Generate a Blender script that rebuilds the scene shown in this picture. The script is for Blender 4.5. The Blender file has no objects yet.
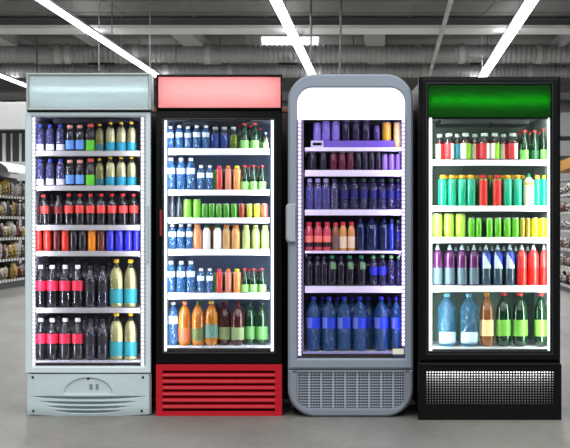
import bpy, math, random
from mathutils import Vector
random.seed(7)
PI = math.pi
F = 1400.0            # focal length in pixels of the 570 px wide frame
D = 8.27              # distance of the row of refrigerators
H = 190 * D / F       # eye height
def X(px, Y): return (px - 285) * Y / F
def Z(py, Y): return H - (py - 226) * Y / F
scn = bpy.context.scene
col = scn.collection

# ------------------------------------------------------------------ materials
def lin(c):
    r = []
    for v in c[:3]:
        v = v / 255.0
        r.append(v / 12.92 if v <= .04045 else ((v + .055) / 1.055) ** 2.4)
    return (r[0], r[1], r[2], 1)
MATS = {}
def newmat(name):
    m = bpy.data.materials.new(name); m.use_nodes = True
    return m, m.node_tree.nodes, m.node_tree.links, m.node_tree.nodes['Principled BSDF']
def mat(name, c, rough=.5, metal=0, coat=0, noise=0, nscale=8, bump=0, spec=.5, emit=0):
    if name in MATS: return MATS[name]
    m, N, L, p = newmat(name)
    p.inputs['Base Color'].default_value = lin(c)
    p.inputs['Roughness'].default_value = rough
    p.inputs['Metallic'].default_value = metal
    p.inputs['Coat Weight'].default_value = coat
    p.inputs['Specular IOR Level'].default_value = spec
    if emit:
        p.inputs['Emission Color'].default_value = lin(c); p.inputs['Emission Strength'].default_value = emit
    if noise or bump:
        tc = N.new('ShaderNodeTexCoord'); nz = N.new('ShaderNodeTexNoise')
        nz.inputs['Scale'].default_value = nscale; nz.inputs['Detail'].default_value = 4
        L.new(tc.outputs['Object'], nz.inputs['Vector'])
        if noise:
            hs = N.new('ShaderNodeHueSaturation'); mr = N.new('ShaderNodeMapRange')
            mr.inputs['To Min'].default_value = 1 - noise; mr.inputs['To Max'].default_value = 1 + noise
            L.new(nz.outputs['Fac'], mr.inputs['Value']); L.new(mr.outputs['Result'], hs.inputs['Value'])
            hs.inputs['Color'].default_value = lin(c); L.new(hs.outputs['Color'], p.inputs['Base Color'])
        if bump:
            b = N.new('ShaderNodeBump'); b.inputs['Strength'].default_value = bump; b.inputs['Distance'].default_value = .01
            L.new(nz.outputs['Fac'], b.inputs['Height']); L.new(b.outputs['Normal'], p.inputs['Normal'])
    MATS[name] = m; return m
def emat(name, c, s):
    if name in MATS: return MATS[name]
    m, N, L, p = newmat(name)
    p.inputs['Base Color'].default_value = lin(c)
    p.inputs['Emission Color'].default_value = lin(c); p.inputs['Emission Strength'].default_value = s
    MATS[name] = m; return m
def shell(name, tint, body, lo=.18, hi=.8, bump=.0, rough=.12):
    """thin clear plastic / glass: see-through face on, denser and shinier at the rim"""
    if name in MATS: return MATS[name]
    m, N, L, p = newmat(name)
    out = N['Material Output']
    tr = N.new('ShaderNodeBsdfTransparent'); tr.inputs['Color'].default_value = lin(tint)
    p.inputs['Base Color'].default_value = lin(body); p.inputs['Roughness'].default_value = rough
    
    lw = N.new('ShaderNodeLayerWeight'); lw.inputs['Blend'].default_value = .35
    mr = N.new('ShaderNodeMapRange'); mr.inputs['To Min'].default_value = lo; mr.inputs['To Max'].default_value = hi
    mx = N.new('ShaderNodeMixShader')
    L.new(lw.outputs['Facing'], mr.inputs['Value']); L.new(mr.outputs['Result'], mx.inputs['Fac'])
    L.new(tr.outputs[0], mx.inputs[1]); L.new(p.outputs[0], mx.inputs[2])
    gl = N.new('ShaderNodeBsdfGlossy'); gl.inputs['Roughness'].default_value = .07
    fr = N.new('ShaderNodeFresnel'); fr.inputs['IOR'].default_value = 1.6
    m2 = N.new('ShaderNodeMixShader'); L.new(fr.outputs[0], m2.inputs['Fac']); L.new(mx.outputs[0], m2.inputs[1]); L.new(gl.outputs[0], m2.inputs[2])
    L.new(m2.outputs[0], out.inputs['Surface'])
    if bump:
        tc = N.new('ShaderNodeTexCoord'); nz = N.new('ShaderNodeTexVoronoi'); nz.inputs['Scale'].default_value = 75
        b = N.new('ShaderNodeBump'); b.inputs['Strength'].default_value = bump; b.inputs['Distance'].default_value = .006
        L.new(tc.outputs['Object'], nz.inputs['Vector']); L.new(nz.outputs['Distance'], b.inputs['Height'])
        L.new(b.outputs['Normal'], p.inputs['Normal']); L.new(b.outputs['Normal'], lw.inputs['Normal']); L.new(b.outputs['Normal'], gl.inputs['Normal']); L.new(b.outputs['Normal'], fr.inputs['Normal'])
    MATS[name] = m; return m
def pane_mat(name):
    if name in MATS: return MATS[name]
    m, N, L, p = newmat(name)
    out = N['Material Output']; N.remove(p)
    tr = N.new('ShaderNodeBsdfTransparent'); gl = N.new('ShaderNodeBsdfGlossy'); gl.inputs['Roughness'].default_value = .03
    fr = N.new('ShaderNodeFresnel'); fr.inputs['IOR'].default_value = 1.2
    mx = N.new('ShaderNodeMixShader')
    L.new(fr.outputs[0], mx.inputs['Fac']); L.new(tr.outputs[0], mx.inputs[1]); L.new(gl.outputs[0], mx.inputs[2])
    L.new(mx.outputs[0], out.inputs['Surface'])
    MATS[name] = m; return m
def lightbox_mat(name, c, gloss=.25, tw=.8):
    """translucent sign sheet lit by the tube behind it"""
    if name in MATS: return MATS[name]
    m, N, L, p = newmat(name)
    out = N['Material Output']
    p.inputs['Base Color'].default_value = lin(c); p.inputs['Roughness'].default_value = gloss
    t = N.new('ShaderNodeBsdfTranslucent'); t.inputs['Color'].default_value = lin(c)
    mx = N.new('ShaderNodeMixShader'); mx.inputs['Fac'].default_value = tw
    L.new(p.outputs[0], mx.inputs[1]); L.new(t.outputs[0], mx.inputs[2]); L.new(mx.outputs[0], out.inputs['Surface'])
    MATS[name] = m; return m

# ------------------------------------------------------------------ mesh helpers
class MB:
    def __init__(s): s.v = []; s.f = []; s.m = []; s.sm = []
    def add(s, vs, fs, mi=0, smooth=False):
        o = len(s.v); s.v += [tuple(v) for v in vs]
        for f in fs: s.f.append([i + o for i in f]); s.m.append(mi); s.sm.append(smooth)
        return s
    def box(s, x0, x1, y0, y1, z0, z1, mi=0):
        return s.add([(x0,y0,z0),(x1,y0,z0),(x1,y1,z0),(x0,y1,z0),(x0,y0,z1),(x1,y0,z1),(x1,y1,z1),(x0,y1,z1)],
            [(0,3,2,1),(4,5,6,7),(0,1,5,4),(1,2,6,5),(2,3,7,6),(3,0,4,7)], mi)
    def lathe(s, prof, cx=0, cy=0, cz=0, seg=20, mi=0, a0=0, a1=2*PI, smooth=True):
        full = abs(a1 - a0 - 2*PI) < 1e-6; n = seg if full else seg + 1
        vs = []; fs = []
        for r, z in prof:
            for i in range(n):
                a = a0 + (a1 - a0) * i / seg
                vs.append((cx + r*math.cos(a), cy + r*math.sin(a), cz + z))
        for j in range(len(prof) - 1):
            for i in range(seg):
                k = (i + 1) % n if full else i + 1
                fs.append((j*n+i, j*n+k, (j+1)*n+k, (j+1)*n+i))
        return s.add(vs, fs, mi, smooth)
    def tube(s, p0, p1, r, seg=8, mi=0):
        p0 = Vector(p0); p1 = Vector(p1); d = (p1 - p0).normalized()
        u = d.orthogonal().normalized(); w = d.cross(u)
        vs = []
        for p in (p0, p1):
            for i in range(seg):
                a = 2*PI*i/seg; vs.append(p + (u*math.cos(a) + w*math.sin(a))*r)
        fs = [(i, (i+1) % seg, seg+(i+1) % seg, seg+i) for i in range(seg)] + [tuple(range(seg))[::-1], tuple(range(seg, 2*seg))]
        return s.add(vs, fs, mi, False)
    def loops(s, L, close=False, mi=0, cap0=False, cap1=False):
        n = len(L[0]); vs = [p for l in L for p in l]; fs = []
        m = len(L)
        for j in range(m if close else m - 1):
            k = (j + 1) % m
            for i in range(n): fs.append((j*n+i, j*n+(i+1) % n, k*n+(i+1) % n, k*n+i))
        if cap0: fs.append(tuple(range(n))[::-1])
        if cap1: fs.append(tuple(range((m-1)*n, m*n)))
        return s.add(vs, fs, mi)
    def build(s, name, mats, parent=None, origin=None, bevel=0):
        if origin is None: origin = parent_origin(parent) if parent else (0,0,0)
        me = bpy.data.meshes.new(name)
        me.from_pydata([(v[0]-origin[0], v[1]-origin[1], v[2]-origin[2]) for v in s.v], [], s.f)
        for m in (mats if isinstance(mats, (list, tuple)) else [mats]): me.materials.append(m)
        me.polygons.foreach_set('material_index', s.m); me.polygons.foreach_set('use_smooth', s.sm)
        me.update()
        o = bpy.data.objects.new(name, me); col.objects.link(o)
        if parent: o.parent = parent
        else: o.location = origin
        if bevel:
            b = o.modifiers.new('bevel', 'BEVEL'); b.width = bevel; b.segments = 2; b.limit_method = 'ANGLE'
        return o
ORG = {}
def parent_origin(o): return ORG.get(o.name, (0,0,0))
def tag(o, label=None, cat=None, group=None, kind=None):
    if label: o['label'] = label
    if cat: o['category'] = cat
    if group: o['group'] = group
    if kind: o['kind'] = kind
    return o
def thing(name, loc, label=None, cat=None, group=None):
    o = bpy.data.objects.new(name, None); col.objects.link(o); o.location = loc; o.empty_display_size = .05
    ORG[o.name] = tuple(loc); return tag(o, label, cat, group)
def sub(parent, o):      # a sub-part keeps the origin of its thing
    o.parent = parent; return o
def part(name, mb, m, root, bevel=0, parent=None, label=None):
    o = mb.build(name, m, root, bevel=bevel)
    if parent: o.parent = parent
    if label: o['label'] = label
    return o
def rr(x0, x1, z0, z1, y, r=(0,0,0,0), n=10):
    """rounded rectangle loop in the xz plane; radii bl, br, tr, tl"""
    out = []
    cs = [((x0, z0), PI, r[0]), ((x1, z0), 1.5*PI, r[1]), ((x1, z1), 0, r[2]), ((x0, z1), .5*PI, r[3])]
    sg = [(1, 1), (-1, 1), (-1, -1), (1, -1)]
    for ((cx, cz), a, q), (sx, sz) in zip(cs, sg):
        q = max(q, .0004)
        for i in range(n + 1):
            t = a + .5*PI*i/n
            out.append((cx + sx*q + q*math.cos(t), y, cz + sz*q + q*math.sin(t)))
    return out
def frame(mb, o, i, y0, y1, ro=(0,)*4, ri=(0,)*4, b=.006, bi=.006, dip=0):
    """a frame ring: o and i are x0,x1,z0,z1; chamfered at both edges"""
    def L(q, g, y, r):
        return rr(q[0]+g, q[1]-g, q[2]+g, q[3]-g, y, [max(0, k-g) if k else 0 for k in r])
    mb.loops([L(o, 0, y1, ro), L(o, 0, y0+b, ro), L(o, b, y0, ro), L(i, -bi, y0, ri), L(i, 0, y0+bi+dip, ri), L(i, 0, y1, ri)], close=True)
    return mb
def area(name, loc, rot, sx, sy, e, c=(255,255,255), spread=PI):
    d = bpy.data.lights.new(name, 'AREA'); d.shape = 'RECTANGLE'; d.size = sx; d.size_y = sy; d.energy = e
    d.color = lin(c)[:3]; d.spread = spread
    o = bpy.data.objects.new(name, d); col.objects.link(o); o.location = loc; o.rotation_euler = rot; return o

# ------------------------------------------------------------------ containers
CLEAR = shell('clear_plastic', (236,238,242), (90,92,100), .03, .35, .15)
WATERP = shell('crinkled_blue_plastic', (165,208,246), (84,154,226), .2, .75, 1.0, .08)
WATERL = shell('crinkled_pale_plastic', (178,182,222), (100,106,170), .18, .7, 1.0, .08)
GREENG = shell('green_bottle_glass', (30,110,55), (10,66,30), .4, .95, 0, .06)
CAPS = {}
def cm(name, c, **k): return mat(name, c, **k)
def P(name, c, rough=.25, **k):
    m = mat(name, c, rough=rough, coat=.6, spec=.3, **k); q = m.node_tree.nodes['Principled BSDF']
    q.inputs['Coat IOR'].default_value = 1.7; q.inputs['Coat Roughness'].default_value = .07; return m
ALU = mat('brushed_can_metal', (200,202,205), .3, 1)

PROF = {
 'pet2':  ([(0,.03),(.3,.0),(.62,.0),(.88,.03),(1,.09),(.96,.15),(1,.21),(.96,.27),(1,.33),(1,.41),(.96,.42),(.96,.62),(1,.63),(1,.70),(.93,.76),(.62,.84),(.36,.90),(.26,.92),(.26,.96)], (.34,.94)),
 'round': ([(0,0),(.8,0),(.97,.02),(1,.06),(1,.55),(.97,.64),(.85,.73),(.60,.80),(.38,.855),(.29,.89),(.28,.94)], (.38,.925)),
 'cola':  ([(0,0),(.85,0),(1,.03),(1,.2),(.96,.3),(.98,.38),(1,.42),(1,.63),(.96,.67),(.7,.79),(.45,.86),(.38,.9),(.36,.94)], (.45,.91)),
 'water': ([(0,0),(.85,0),(1,.04),(.96,.17),(1,.3),(.96,.42),(1,.5),(1,.68),(.92,.76),(.65,.84),(.42,.88),(.38,.94)], (.48,.9)),
 'beer':  ([(0,0),(.9,0),(1,.03),(1,.45),(.94,.54),(.68,.68),(.47,.8),(.40,.9),(.42,.96)], (.5,.925)),
 'wide':  ([(0,0),(.88,0),(1,.03),(1,.66),(.9,.76),(.66,.84),(.55,.87),(.52,.9)], (.62,.88)),
 'straight': ([(0,0),(.94,0),(1,.02),(1,.84),(.92,.865),(.5,.875),(.46,.9)], (.62,.88)),
 'sport': ([(0,0),(.9,0),(1,.03),(1,.70),(.94,.77),(.74,.83),(.45,.87),(.35,.9)], (.42,.86)),
 'big':   ([(0,.03),(.3,.0),(.62,.0),(.88,.04),(.98,.10),(1,.18),(1,.58),(.97,.66),(.86,.75),(.62,.84),(.38,.90),(.29,.92),(.28,.96)], (.38,.94)),
 'contour': ([(0,0),(.85,0),(1,.03),(1,.10),(.93,.3),(.97,.4),(1,.44),(1,.66),(.93,.72),(.62,.82),(.4,.88),(.36,.94)], (.46,.91)),
}
def prof_r(pr, z):
    for (r0, z0), (r1, z1) in zip(pr, pr[1:]):
        if z0 <= z <= z1 and z1 > z0: return r0 + (r1-r0)*(z-z0)/(z1-z0)
    return pr[-1][0]
MESH = {}
SHAPE_NAME = {'can': 'drink_can', 'straight': 'drink_bottle', 'beer': 'beer_bottle'}
def item(kind, w, h, loc, sp, tilt=0, mirror=False):
    """sp: dict(body, cap, liquid=(mat,z), label=(mats,z0,z1), ...). Returns the root of the thing."""
    w = round(w, 3); h = round(h, 3)
    key = (kind, w, h, sp['desc'])
    name = sp.get('name') or SHAPE_NAME.get(kind, 'drink_bottle')
    root = bpy.data.objects.new(name, None); col.objects.link(root); root.location = loc; root.empty_display_size = .02
    if key not in MESH:
        R = w/2; P_ = []
        seg = 24
        if kind == 'can':
            b = MB(); b.lathe([(0,.006),(R*.72,.003),(R*.78,0),(R*.86,.002),(R,.010),(R,h-.012),(R*.86,h-.003)], seg=seg)
            P_.append(('body', b, [sp['body']], None))
            t = MB(); t.lathe([(R*.86,h-.003),(R*.88,h),(R*.84,h),(R*.8,h-.004),(0,h-.004)], seg=seg)
            P_.append(('lid', t, [sp.get('cap', ALU)], None))
            q = MB(); q.box(-R*.16, R*.16, -R*.55, R*.1, h-.004, h-.002); P_.append(('pull_tab', q, [ALU], None))
            if 'label' in sp:
                ms, z0, z1 = sp['label']; l = MB()
                l.lathe([(R*1.005, z0*h), (R*1.012, z0*h), (R*1.012, z1*h), (R*1.005, z1*h)], seg=seg); P_.append(('label', l, ms, None))
        else:
            pr, (cr, cz) = PROF[kind]
            b = MB(); b.lathe([(r*R, z*h) for r, z in pr], seg=seg); P_.append(('body', b, [sp['body']], None))
            if 'liquid' in sp:
                lm, lz = sp['liquid']; l = MB()
                pts = [(r*R*.955, max(z*h, .002)) for r, z in pr if z < lz] + [(prof_r(pr, lz)*R*.955, lz*h), (0, lz*h)]
                l.lathe(pts, seg=seg); P_.append(('liquid', l, [lm], None))
            if 'label' in sp:
                ms, z0, z1 = sp['label']; l = MB()
                zs = [z0 + (z1-z0)*i/6 for i in range(7)]
                pp = [(prof_r(pr, z)*R*1.012, z*h) for z in zs]
                if sp.get('paper') :      # a paper label on the front only
                    l.lathe(pp, seg=16, a0=-PI/2-1.15, a1=-PI/2+1.15)
                elif len(ms) == 2 and not sp.get('slant'):
                    c = -PI/2 + sp.get('split', 0)
                    l.lathe(pp, seg=12, mi=0, a0=c-PI, a1=c); l.lathe(pp, seg=12, mi=1, a0=c, a1=c+PI)
                elif sp.get('slant'):
                    zs = [z0 + (z1-z0)*i/14 for i in range(15)]
                    for j in range(14):
                        for i in range(24):
                            a = 2*PI*i/24; a2 = 2*PI*(i+1)/24; zc = (zs[j]+zs[j+1])/2
                            u = math.cos((a+a2)/2)
                            mi = 1 if (zc - z0)/(z1-z0) + u*.55 < .62 and u > -.75 else 0
                            r0 = prof_r(pr, zs[j])*R*1.012; r1 = prof_r(pr, zs[j+1])*R*1.012
                            l.add([(r0*math.cos(a), r0*math.sin(a), zs[j]*h), (r0*math.cos(a2), r0*math.sin(a2), zs[j]*h),
                                   (r1*math.cos(a2), r1*math.sin(a2), zs[j+1]*h), (r1*math.cos(a), r1*math.sin(a), zs[j+1]*h)], [(0,1,2,3)], mi, False)
                else: l.lathe(pp, seg=seg)
                P_.append(('label', l, ms, None))
            for k2 in ('band',):
                if k2 in sp:
                    ms, z0, z1 = sp[k2]; l = MB()
                    l.lathe([(prof_r(pr, z)*R*1.02, z*h) for z in (z0, (z0+z1)/2, z1)], seg=seg); P_.append((k2, l, ms, None))
            c = MB()
            if kind == 'sport':
                c.lathe([(cr*R,cz*h),(cr*R,.925*h),(cr*R*.8,.935*h),(cr*R*.55,.94*h),(cr*R*.55,.985*h),(cr*R*.4,h),(0,h)], seg=16)
            else:
                c.lathe([(cr*R*.9,cz*h),(cr*R,cz*h+.001),(cr*R,h-.003),(cr*R*.85,h),(0,h)], seg=16)
                for i in range(0, 16, 2):
                    a = 2*PI*i/16; x, y = cr*R*math.cos(a), cr*R*math.sin(a); e = .0006
                    c.box(x-e, x+e, y-e, y+e, cz*h+.001, h-.003)
            P_.append(('cap', c, [sp['cap']], None))
            if 'tagged' in sp:
                g = MB(); g.lathe([(prof_r(pr, z)*R*1.04, z*h) for z in (.55,.62,.7,.78)], seg=8, a0=-PI/2-.3, a1=-PI/2+1.0); P_.append(('neck_tag', g, [sp['tagged']], None))
        MESH[key] = []
        for nm, mb, ms, _ in P_:
            o = mb.build(nm, ms, root, origin=(0,0,0)); MESH[key].append(o)
    else:
        for src in MESH[key]:
            c = src.copy(); c.parent = root; col.objects.link(c)
    if tilt: root.rotation_euler = (0, tilt, 0)
    if mirror: root.rotation_euler.z = PI
    return root

ORD = ['leftmost', 'second from left', 'third from left', 'fourth from left', 'fifth from left', 'sixth from left', 'seventh from left',
       'eighth from left', 'ninth from left', 'tenth from left', 'eleventh from left']
SHN = ['top', 'second', 'third', 'fourth', 'fifth', 'bottom']
def fill_shelf(fr, shelf, D_, base, rows):
    """rows: list of (x, w, top, kind, spec, row 0/1, extra)"""
    y_r = D_ + .12
    zb = Z(base, y_r)
    made = []
    for r in rows:
        x, w, top, kind, sp = r[:5]; row = r[5] if len(r) > 5 else 0; ex = r[6] if len(r) > 6 else {}
        Wm = w * y_r / F * 1.0
        yc = D_ + .152 + Wm/2 + row
        if row and row >= .09: yc = D_ + .152 + row + .02
        h = Z(top, yc) - zb
        o = item(kind, Wm, h, (X(x, yc), yc, zb), sp, **ex)
        made.append((('' if row < .09 else 'rear ') + sp['desc'], x, o, sp))
    cnt = {}
    for d, x, o, sp in made: cnt.setdefault(d, []).append((x, o, sp))
    for d, l in cnt.items():
        l.sort(key=lambda t: t[0])
        for i, (x, o, sp) in enumerate(l):
            lab = d + (', ' + ORD[i] if len(l) > 1 else '') + ', ' + SHN[shelf] + ' shelf of ' + fr
            tag(o, lab, sp.get('cat', 'bottle'), ('drinks on the ' + SHN[shelf] + ' shelf of ' + fr))

# ------------------------------------------------------------------ the hall
SK = 101 / F           # the aisles of the hall run off at a slight angle
def P3(x0, h, z): return (x0 + SK*z, z, h + H)
def struct(name, mb, m, bevel=0):
    return tag(mb.build(name, m, bevel=bevel), kind='structure')
def floor_mat():
    m, N, L, p = newmat('polished_concrete')
    tc = N.new('ShaderNodeTexCoord'); mp = N.new('ShaderNodeMapping'); mp.inputs['Scale'].default_value = (1, .35, 1)
    n1 = N.new('ShaderNodeTexNoise'); n1.inputs['Scale'].default_value = 1.1; n1.inputs['Detail'].default_value = 8; n1.inputs['Roughness'].default_value = .65
    n2 = N.new('ShaderNodeTexNoise'); n2.inputs['Scale'].default_value = 22; n2.inputs['Detail'].default_value = 5
    n3 = N.new('ShaderNodeTexVoronoi'); n3.inputs['Scale'].default_value = 30
    cr = N.new('ShaderNodeValToRGB')
    cr.color_ramp.elements[0].position = .3; cr.color_ramp.elements[0].color = lin((104,103,98))
    cr.color_ramp.elements[1].position = .7; cr.color_ramp.elements[1].color = lin((140,139,132))
    mx = N.new('ShaderNodeMix'); mx.data_type = 'RGBA'; mx.blend_type = 'MULTIPLY'; mx.inputs['Factor'].default_value = .7
    L.new(tc.outputs['Object'], mp.inputs['Vector']); L.new(mp.outputs[0], n1.inputs['Vector']); L.new(mp.outputs[0], n2.inputs['Vector'])
    L.new(n1.outputs['Fac'], cr.inputs['Fac']); L.new(cr.outputs['Color'], mx.inputs[6])
    g = N.new('ShaderNodeMapRange'); g.inputs['To Min'].default_value = .75; g.inputs['To Max'].default_value = 1.25
    L.new(n2.outputs['Fac'], g.inputs['Value']); L.new(g.outputs[0], mx.inputs[7]); L.new(mx.outputs[2], p.inputs['Base Color'])
    p.inputs['Roughness'].default_value = .5; p.inputs['Specular IOR Level'].default_value = .3
    b = N.new('ShaderNodeBump'); b.inputs['Strength'].default_value = .12; b.inputs['Distance'].default_value = .02
    L.new(n2.outputs['Fac'], b.inputs['Height']); L.new(b.outputs[0], p.inputs['Normal'])
    return m
mb = MB(); mb.box(-22, 24, -1, 72, -.1, 0); struct('floor', mb, floor_mat())
conc = mat('ceiling_concrete', (118,118,117), .9, noise=.25, nscale=1.2)
conc2 = mat('ceiling_deck', (120,120,120), .9, noise=.2, nscale=.8)
beamm = mat('beam_concrete', (120,120,121), .85, noise=.15, nscale=2)
lip = mat('beam_flange', (240,240,240), .6)
mb = MB()
mb.box(-22, 24, 18, 38.4, H+5.67, H+5.9)
for k in range(24): mb.box(-22 + k*1.95, -21.93 + k*1.95, 18, 38.4, H+5.655, H+5.68)
for k in range(10): mb.box(-22, 24, 20+k*1.9, 20.06+k*1.9, H+5.65, H+5.68)
struct('ceiling', mb, conc)
mb = MB(); mb.box(-22, 24, 38.81, 72, H+6.1, H+6.3); struct('ceiling', mb, conc)
mb = MB(); mb.box(-22, 24, 38, 38.8, H+5.42, H+5.69); struct('trim_1', mb, beamm)
mb = MB(); mb.box(-22, 24, 37.75, 38.95, H+5.33, H+5.42); struct('trim_2', mb, lip)
mb = MB(); mb.box(-22, 24, 37.9, 38.0, H+5.655, H+5.70); struct('trim_3', mb, mat('beam_joint', (40,40,40), .9))
# roof beams running down the hall beyond the crossbeam
for k, x0 in enumerate((-12.1, -9.3, -6.15, -.35, 5.6)):
    mb = MB(); w = .32 if k in (0, 2, 3) else .12
    vs = []
    for z in (39, 70):
        for dx, h in ((-w, 5.75), (w, 5.75), (w, 6.1), (-w, 6.1)): vs.append(P3(x0+dx, h, z))
    mb.add(vs, [(0,1,5,4),(1,2,6,5),(2,3,7,6),(3,0,4,7),(0,3,2,1),(4,5,6,7)])
    struct('trim_%d' % (4+k), mb, mat('roof_beam_paint', (165,165,166), .7))
# rooflight
mb = MB(); mb.box(X(262,46), X(318,46), 45.1, 47.0, H+6.04, H+6.09); struct('window_1', mb, emat('rooflight_daylight', (250,251,255), 3.0))
# walls
wallm = mat('hall_wall_paint', (215,215,216), .8, noise=.1, nscale=.5)
mb = MB(); mb.box(-22, 24, 72, 72.3, 0, H+6.3); struct('wall_back', mb, wallm)
mb = MB(); mb.box(-22.3, -22, 18, 72, 0, H+6.3); struct('wall_left', mb, wallm)
mb = MB(); mb.box(24, 24.3, 18, 72, 0, H+6.3); struct('wall_right', mb, wallm)
for k, (h0, h1, c) in enumerate(((3.2,3.6,(90,90,92)), (4.4,4.6,(60,60,62)), (2.3,2.7,(215,215,216)))):
    mb = MB(); mb.box(-22, 24, 71.8, 72, H+h0, H+h1); struct('trim_%d' % (9+k), mb, mat('wall_band_%s' % 'abc'[k], c, .7))

# strip lights
lampm = emat('lamp_diffuser', (255,255,255), 9.0)
house = mat('lamp_housing', (225,225,226), .5)
def strip(x0, h, z0, z1, w, label):
    t = thing('strip_light', P3(x0, h, z0), label, 'ceiling light', 'linear lamps of the hall')
    def bar(xa, xb, ha, hb):
        m = MB(); vs = []
        for z in (z0, z1):
            for dx, hh in ((xa, ha), (xb, ha), (xb, hb), (xa, hb)): vs.append(P3(x0+dx, hh, z))
        m.add(vs, [(0,1,5,4),(1,2,6,5),(2,3,7,6),(3,0,4,7),(0,3,2,1),(4,5,6,7)]); return m
    part('diffuser', bar(-w/2, w/2, h, h+.04), lampm, t)
    part('housing', bar(-w*.55, w*.55, h+.04, h+.10), house, t)
    z = z0+1
    while z < z1:
        m = MB(); p = P3(x0, h+.1, z); m.tube(p, (p[0], p[1], H+5.33 if 37.7 < z < 39 else H+5.66 if z < 38 else H+6.1), .008, 6); z += 3.2
        part('hanger', m, mat('hanger_wire', (120,120,120), .5), t)
strip(-7.776, 5.08, 27.3, 49, .21, 'long glowing linear lamp above the white refrigerator, upper left')
strip(-2.491, 5.08, 27.3, 49, .24, 'glowing linear lamp running down between red and grey refrigerators')
strip(3.302, 5.08, 27.3, 51, .27, 'bright linear lamp above the green-topped refrigerator, right')
strip(-13.09, 5.08, 42, 57, .2, 'short end of a glowing lamp at far left edge')
# cable tray
TR = 1.472
t = thing('cable_tray', P3(1.472, 5.08, 30), 'thin slotted light grey cable tray hanging above grey and green refrigerators', 'cable tray')
z = 28
k = 0
while z < 54:
    l = .95
    m = MB(); vs = []
    for zz in (z, z+l):
        for dx, hh in ((-.05, 5.08), (.05, 5.08), (.05, 5.14), (-.05, 5.14)): vs.append(P3(TR+dx, hh, zz))
    m.add(vs, [(0,1,5,4),(1,2,6,5),(2,3,7,6),(3,0,4,7),(0,3,2,1),(4,5,6,7)]); z += l+.12; k += 1
    part('tray_section', m, mat('tray_paint', (215,215,216), .5, emit=0), t)
m = MB(); vs = []
for zz in (28, 54):
    for dx, hh in ((-.042, 5.14), (.042, 5.14), (.042, 5.17), (-.042, 5.17)): vs.append(P3(TR+dx, hh, zz))
m.add(vs, [(0,1,5,4),(1,2,6,5),(2,3,7,6),(3,0,4,7),(0,3,2,1),(4,5,6,7)])
part('rail', m, mat('tray_rail', (55,55,56), .5), t)

# corrugated air ducts across the hall
ductm = mat('galvanised_duct', (178,178,180), .45, .35, noise=.15, nscale=1.5)
def duct(y, h, R, label, rib, joints):
    t = thing('air_duct', (0, y, H+h), label, 'air duct', 'ducts across the hall')
    m = MB(); x = -17; rings = []; seg = 28; i = 0
    while x < 19:
        rings.append((x, R)); rings.append((x+rib*.35, R*1.0)); rings.append((x+rib*.5, R*.93)); rings.append((x+rib*.85, R*.93)); x += rib
    L = [[(x, y+r*math.cos(2*PI*k/seg), H+h+r*math.sin(2*PI*k/seg)) for k in range(seg)] for x, r in rings]
    m.loops(L); part('duct_skin', m, ductm, t)
    for jx in joints:
        m = MB(); w = .09
        m.loops([[(jx+dx, y+q*math.cos(2*PI*k/seg), H+h+q*math.sin(2*PI*k/seg)) for k in range(seg)] for dx, q in ((-w,R),(-w,R*1.09),(w,R*1.09),(w,R))])
        part('joint_collar', m, mat('duct_collar', (205,205,206), .5, .3), t)
    for k in range(8):
        sx = -15 + k*4.3; m = MB(); m.tube((sx, y, H+h+R*.9), (sx, y, H+6.098), .02, 6); part('strap', m, mat('hanger_wire', (120,120,120), .5), t)
    return t
duct(45, 5.54, .30, 'large ribbed grey air duct crossing the hall, nearer and higher one', .16, [X(p,45) for p in (58, 68, 136, 208, 461, 538)])
duct(50, 5.53, .24, 'smaller ribbed grey air duct crossing the hall behind the larger one', .15, [X(p,50) for p in (102, 166, 230, 424, 529)])
duct(62, 5.3, .28, 'farthest ribbed duct glimpsed just above the refrigerators', .2, [-9, 3, 9])
# grille boxes under the big duct
for px, hw, nq, lab in ((101, .42, 14, 'black air grille under the duct above white refrigerator'), (288, .30, 10, 'black air grille under the duct above red refrigerator'), (477.5, .22, 7, 'black air grille under the duct above green refrigerator')):
    x = X(px, 44.6)
    t = thing('air_grille', (x, 44.65, H+5.27), lab, 'vent', 'air grilles under the large duct')
    m = MB(); m.box(x-hw, x+hw, 44.6, 44.75, H+5.14, H+5.21); part('grille_box', m, mat('grille_black', (18,18,18), .6), t)
    for q in range(nq):
        m = MB(); m.box(x-hw+.02+q*.06, x-hw+.035+q*.06, 44.585, 44.6, H+5.15, H+5.20)
        part('slat', m, mat('grille_slat', (45,45,46), .5), t)
# wires hanging from the roof
for k, (px, py0, py1, yy) in enumerate(((37,30,74,44.2), (99,0,70,33), (112,0,34,33), (150,0,74,33), (176,30,70,43.5), (248,32,62,44), (311,0,60,33), (320,32,75,44), (341,0,78,32), (482,26,72,41), (503,32,52,44), (560,30,60,44))):
    m = MB(); r = .012 if px not in (37, 341, 311) else .026
    m.tube((X(px,yy), yy, min(H+6.0, Z(py0,yy))), (X(px+(-1 if px in (341,) else 0), yy), yy, Z(py1,yy)), r, 6)
    o = m.build('hanging_cable', mat('cable_grey' if k % 2 else 'cable_dark_grey', (170,170,171) if k % 2 else (95,95,95), .6), origin=(X(px,yy), yy, Z(py1,yy)))
    tag(o, 'thin vertical wire hanging from the roof, %s' % (ORD+['twelfth from left'])[k], 'cable', 'wires hanging from the roof')
# junction boxes and hooks on the deck
mb = MB(); mb.box(X(250,45), X(272,45), 49, 49.4, H+5.35-.28, H+5.37-.15)
tag(mb.build('wall_box', mat('white_box', (228,228,229), .5), origin=(X(261,45), 49.2, H+5.1)), 'white box hanging under the ducts above red refrigerator', 'box')

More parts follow.
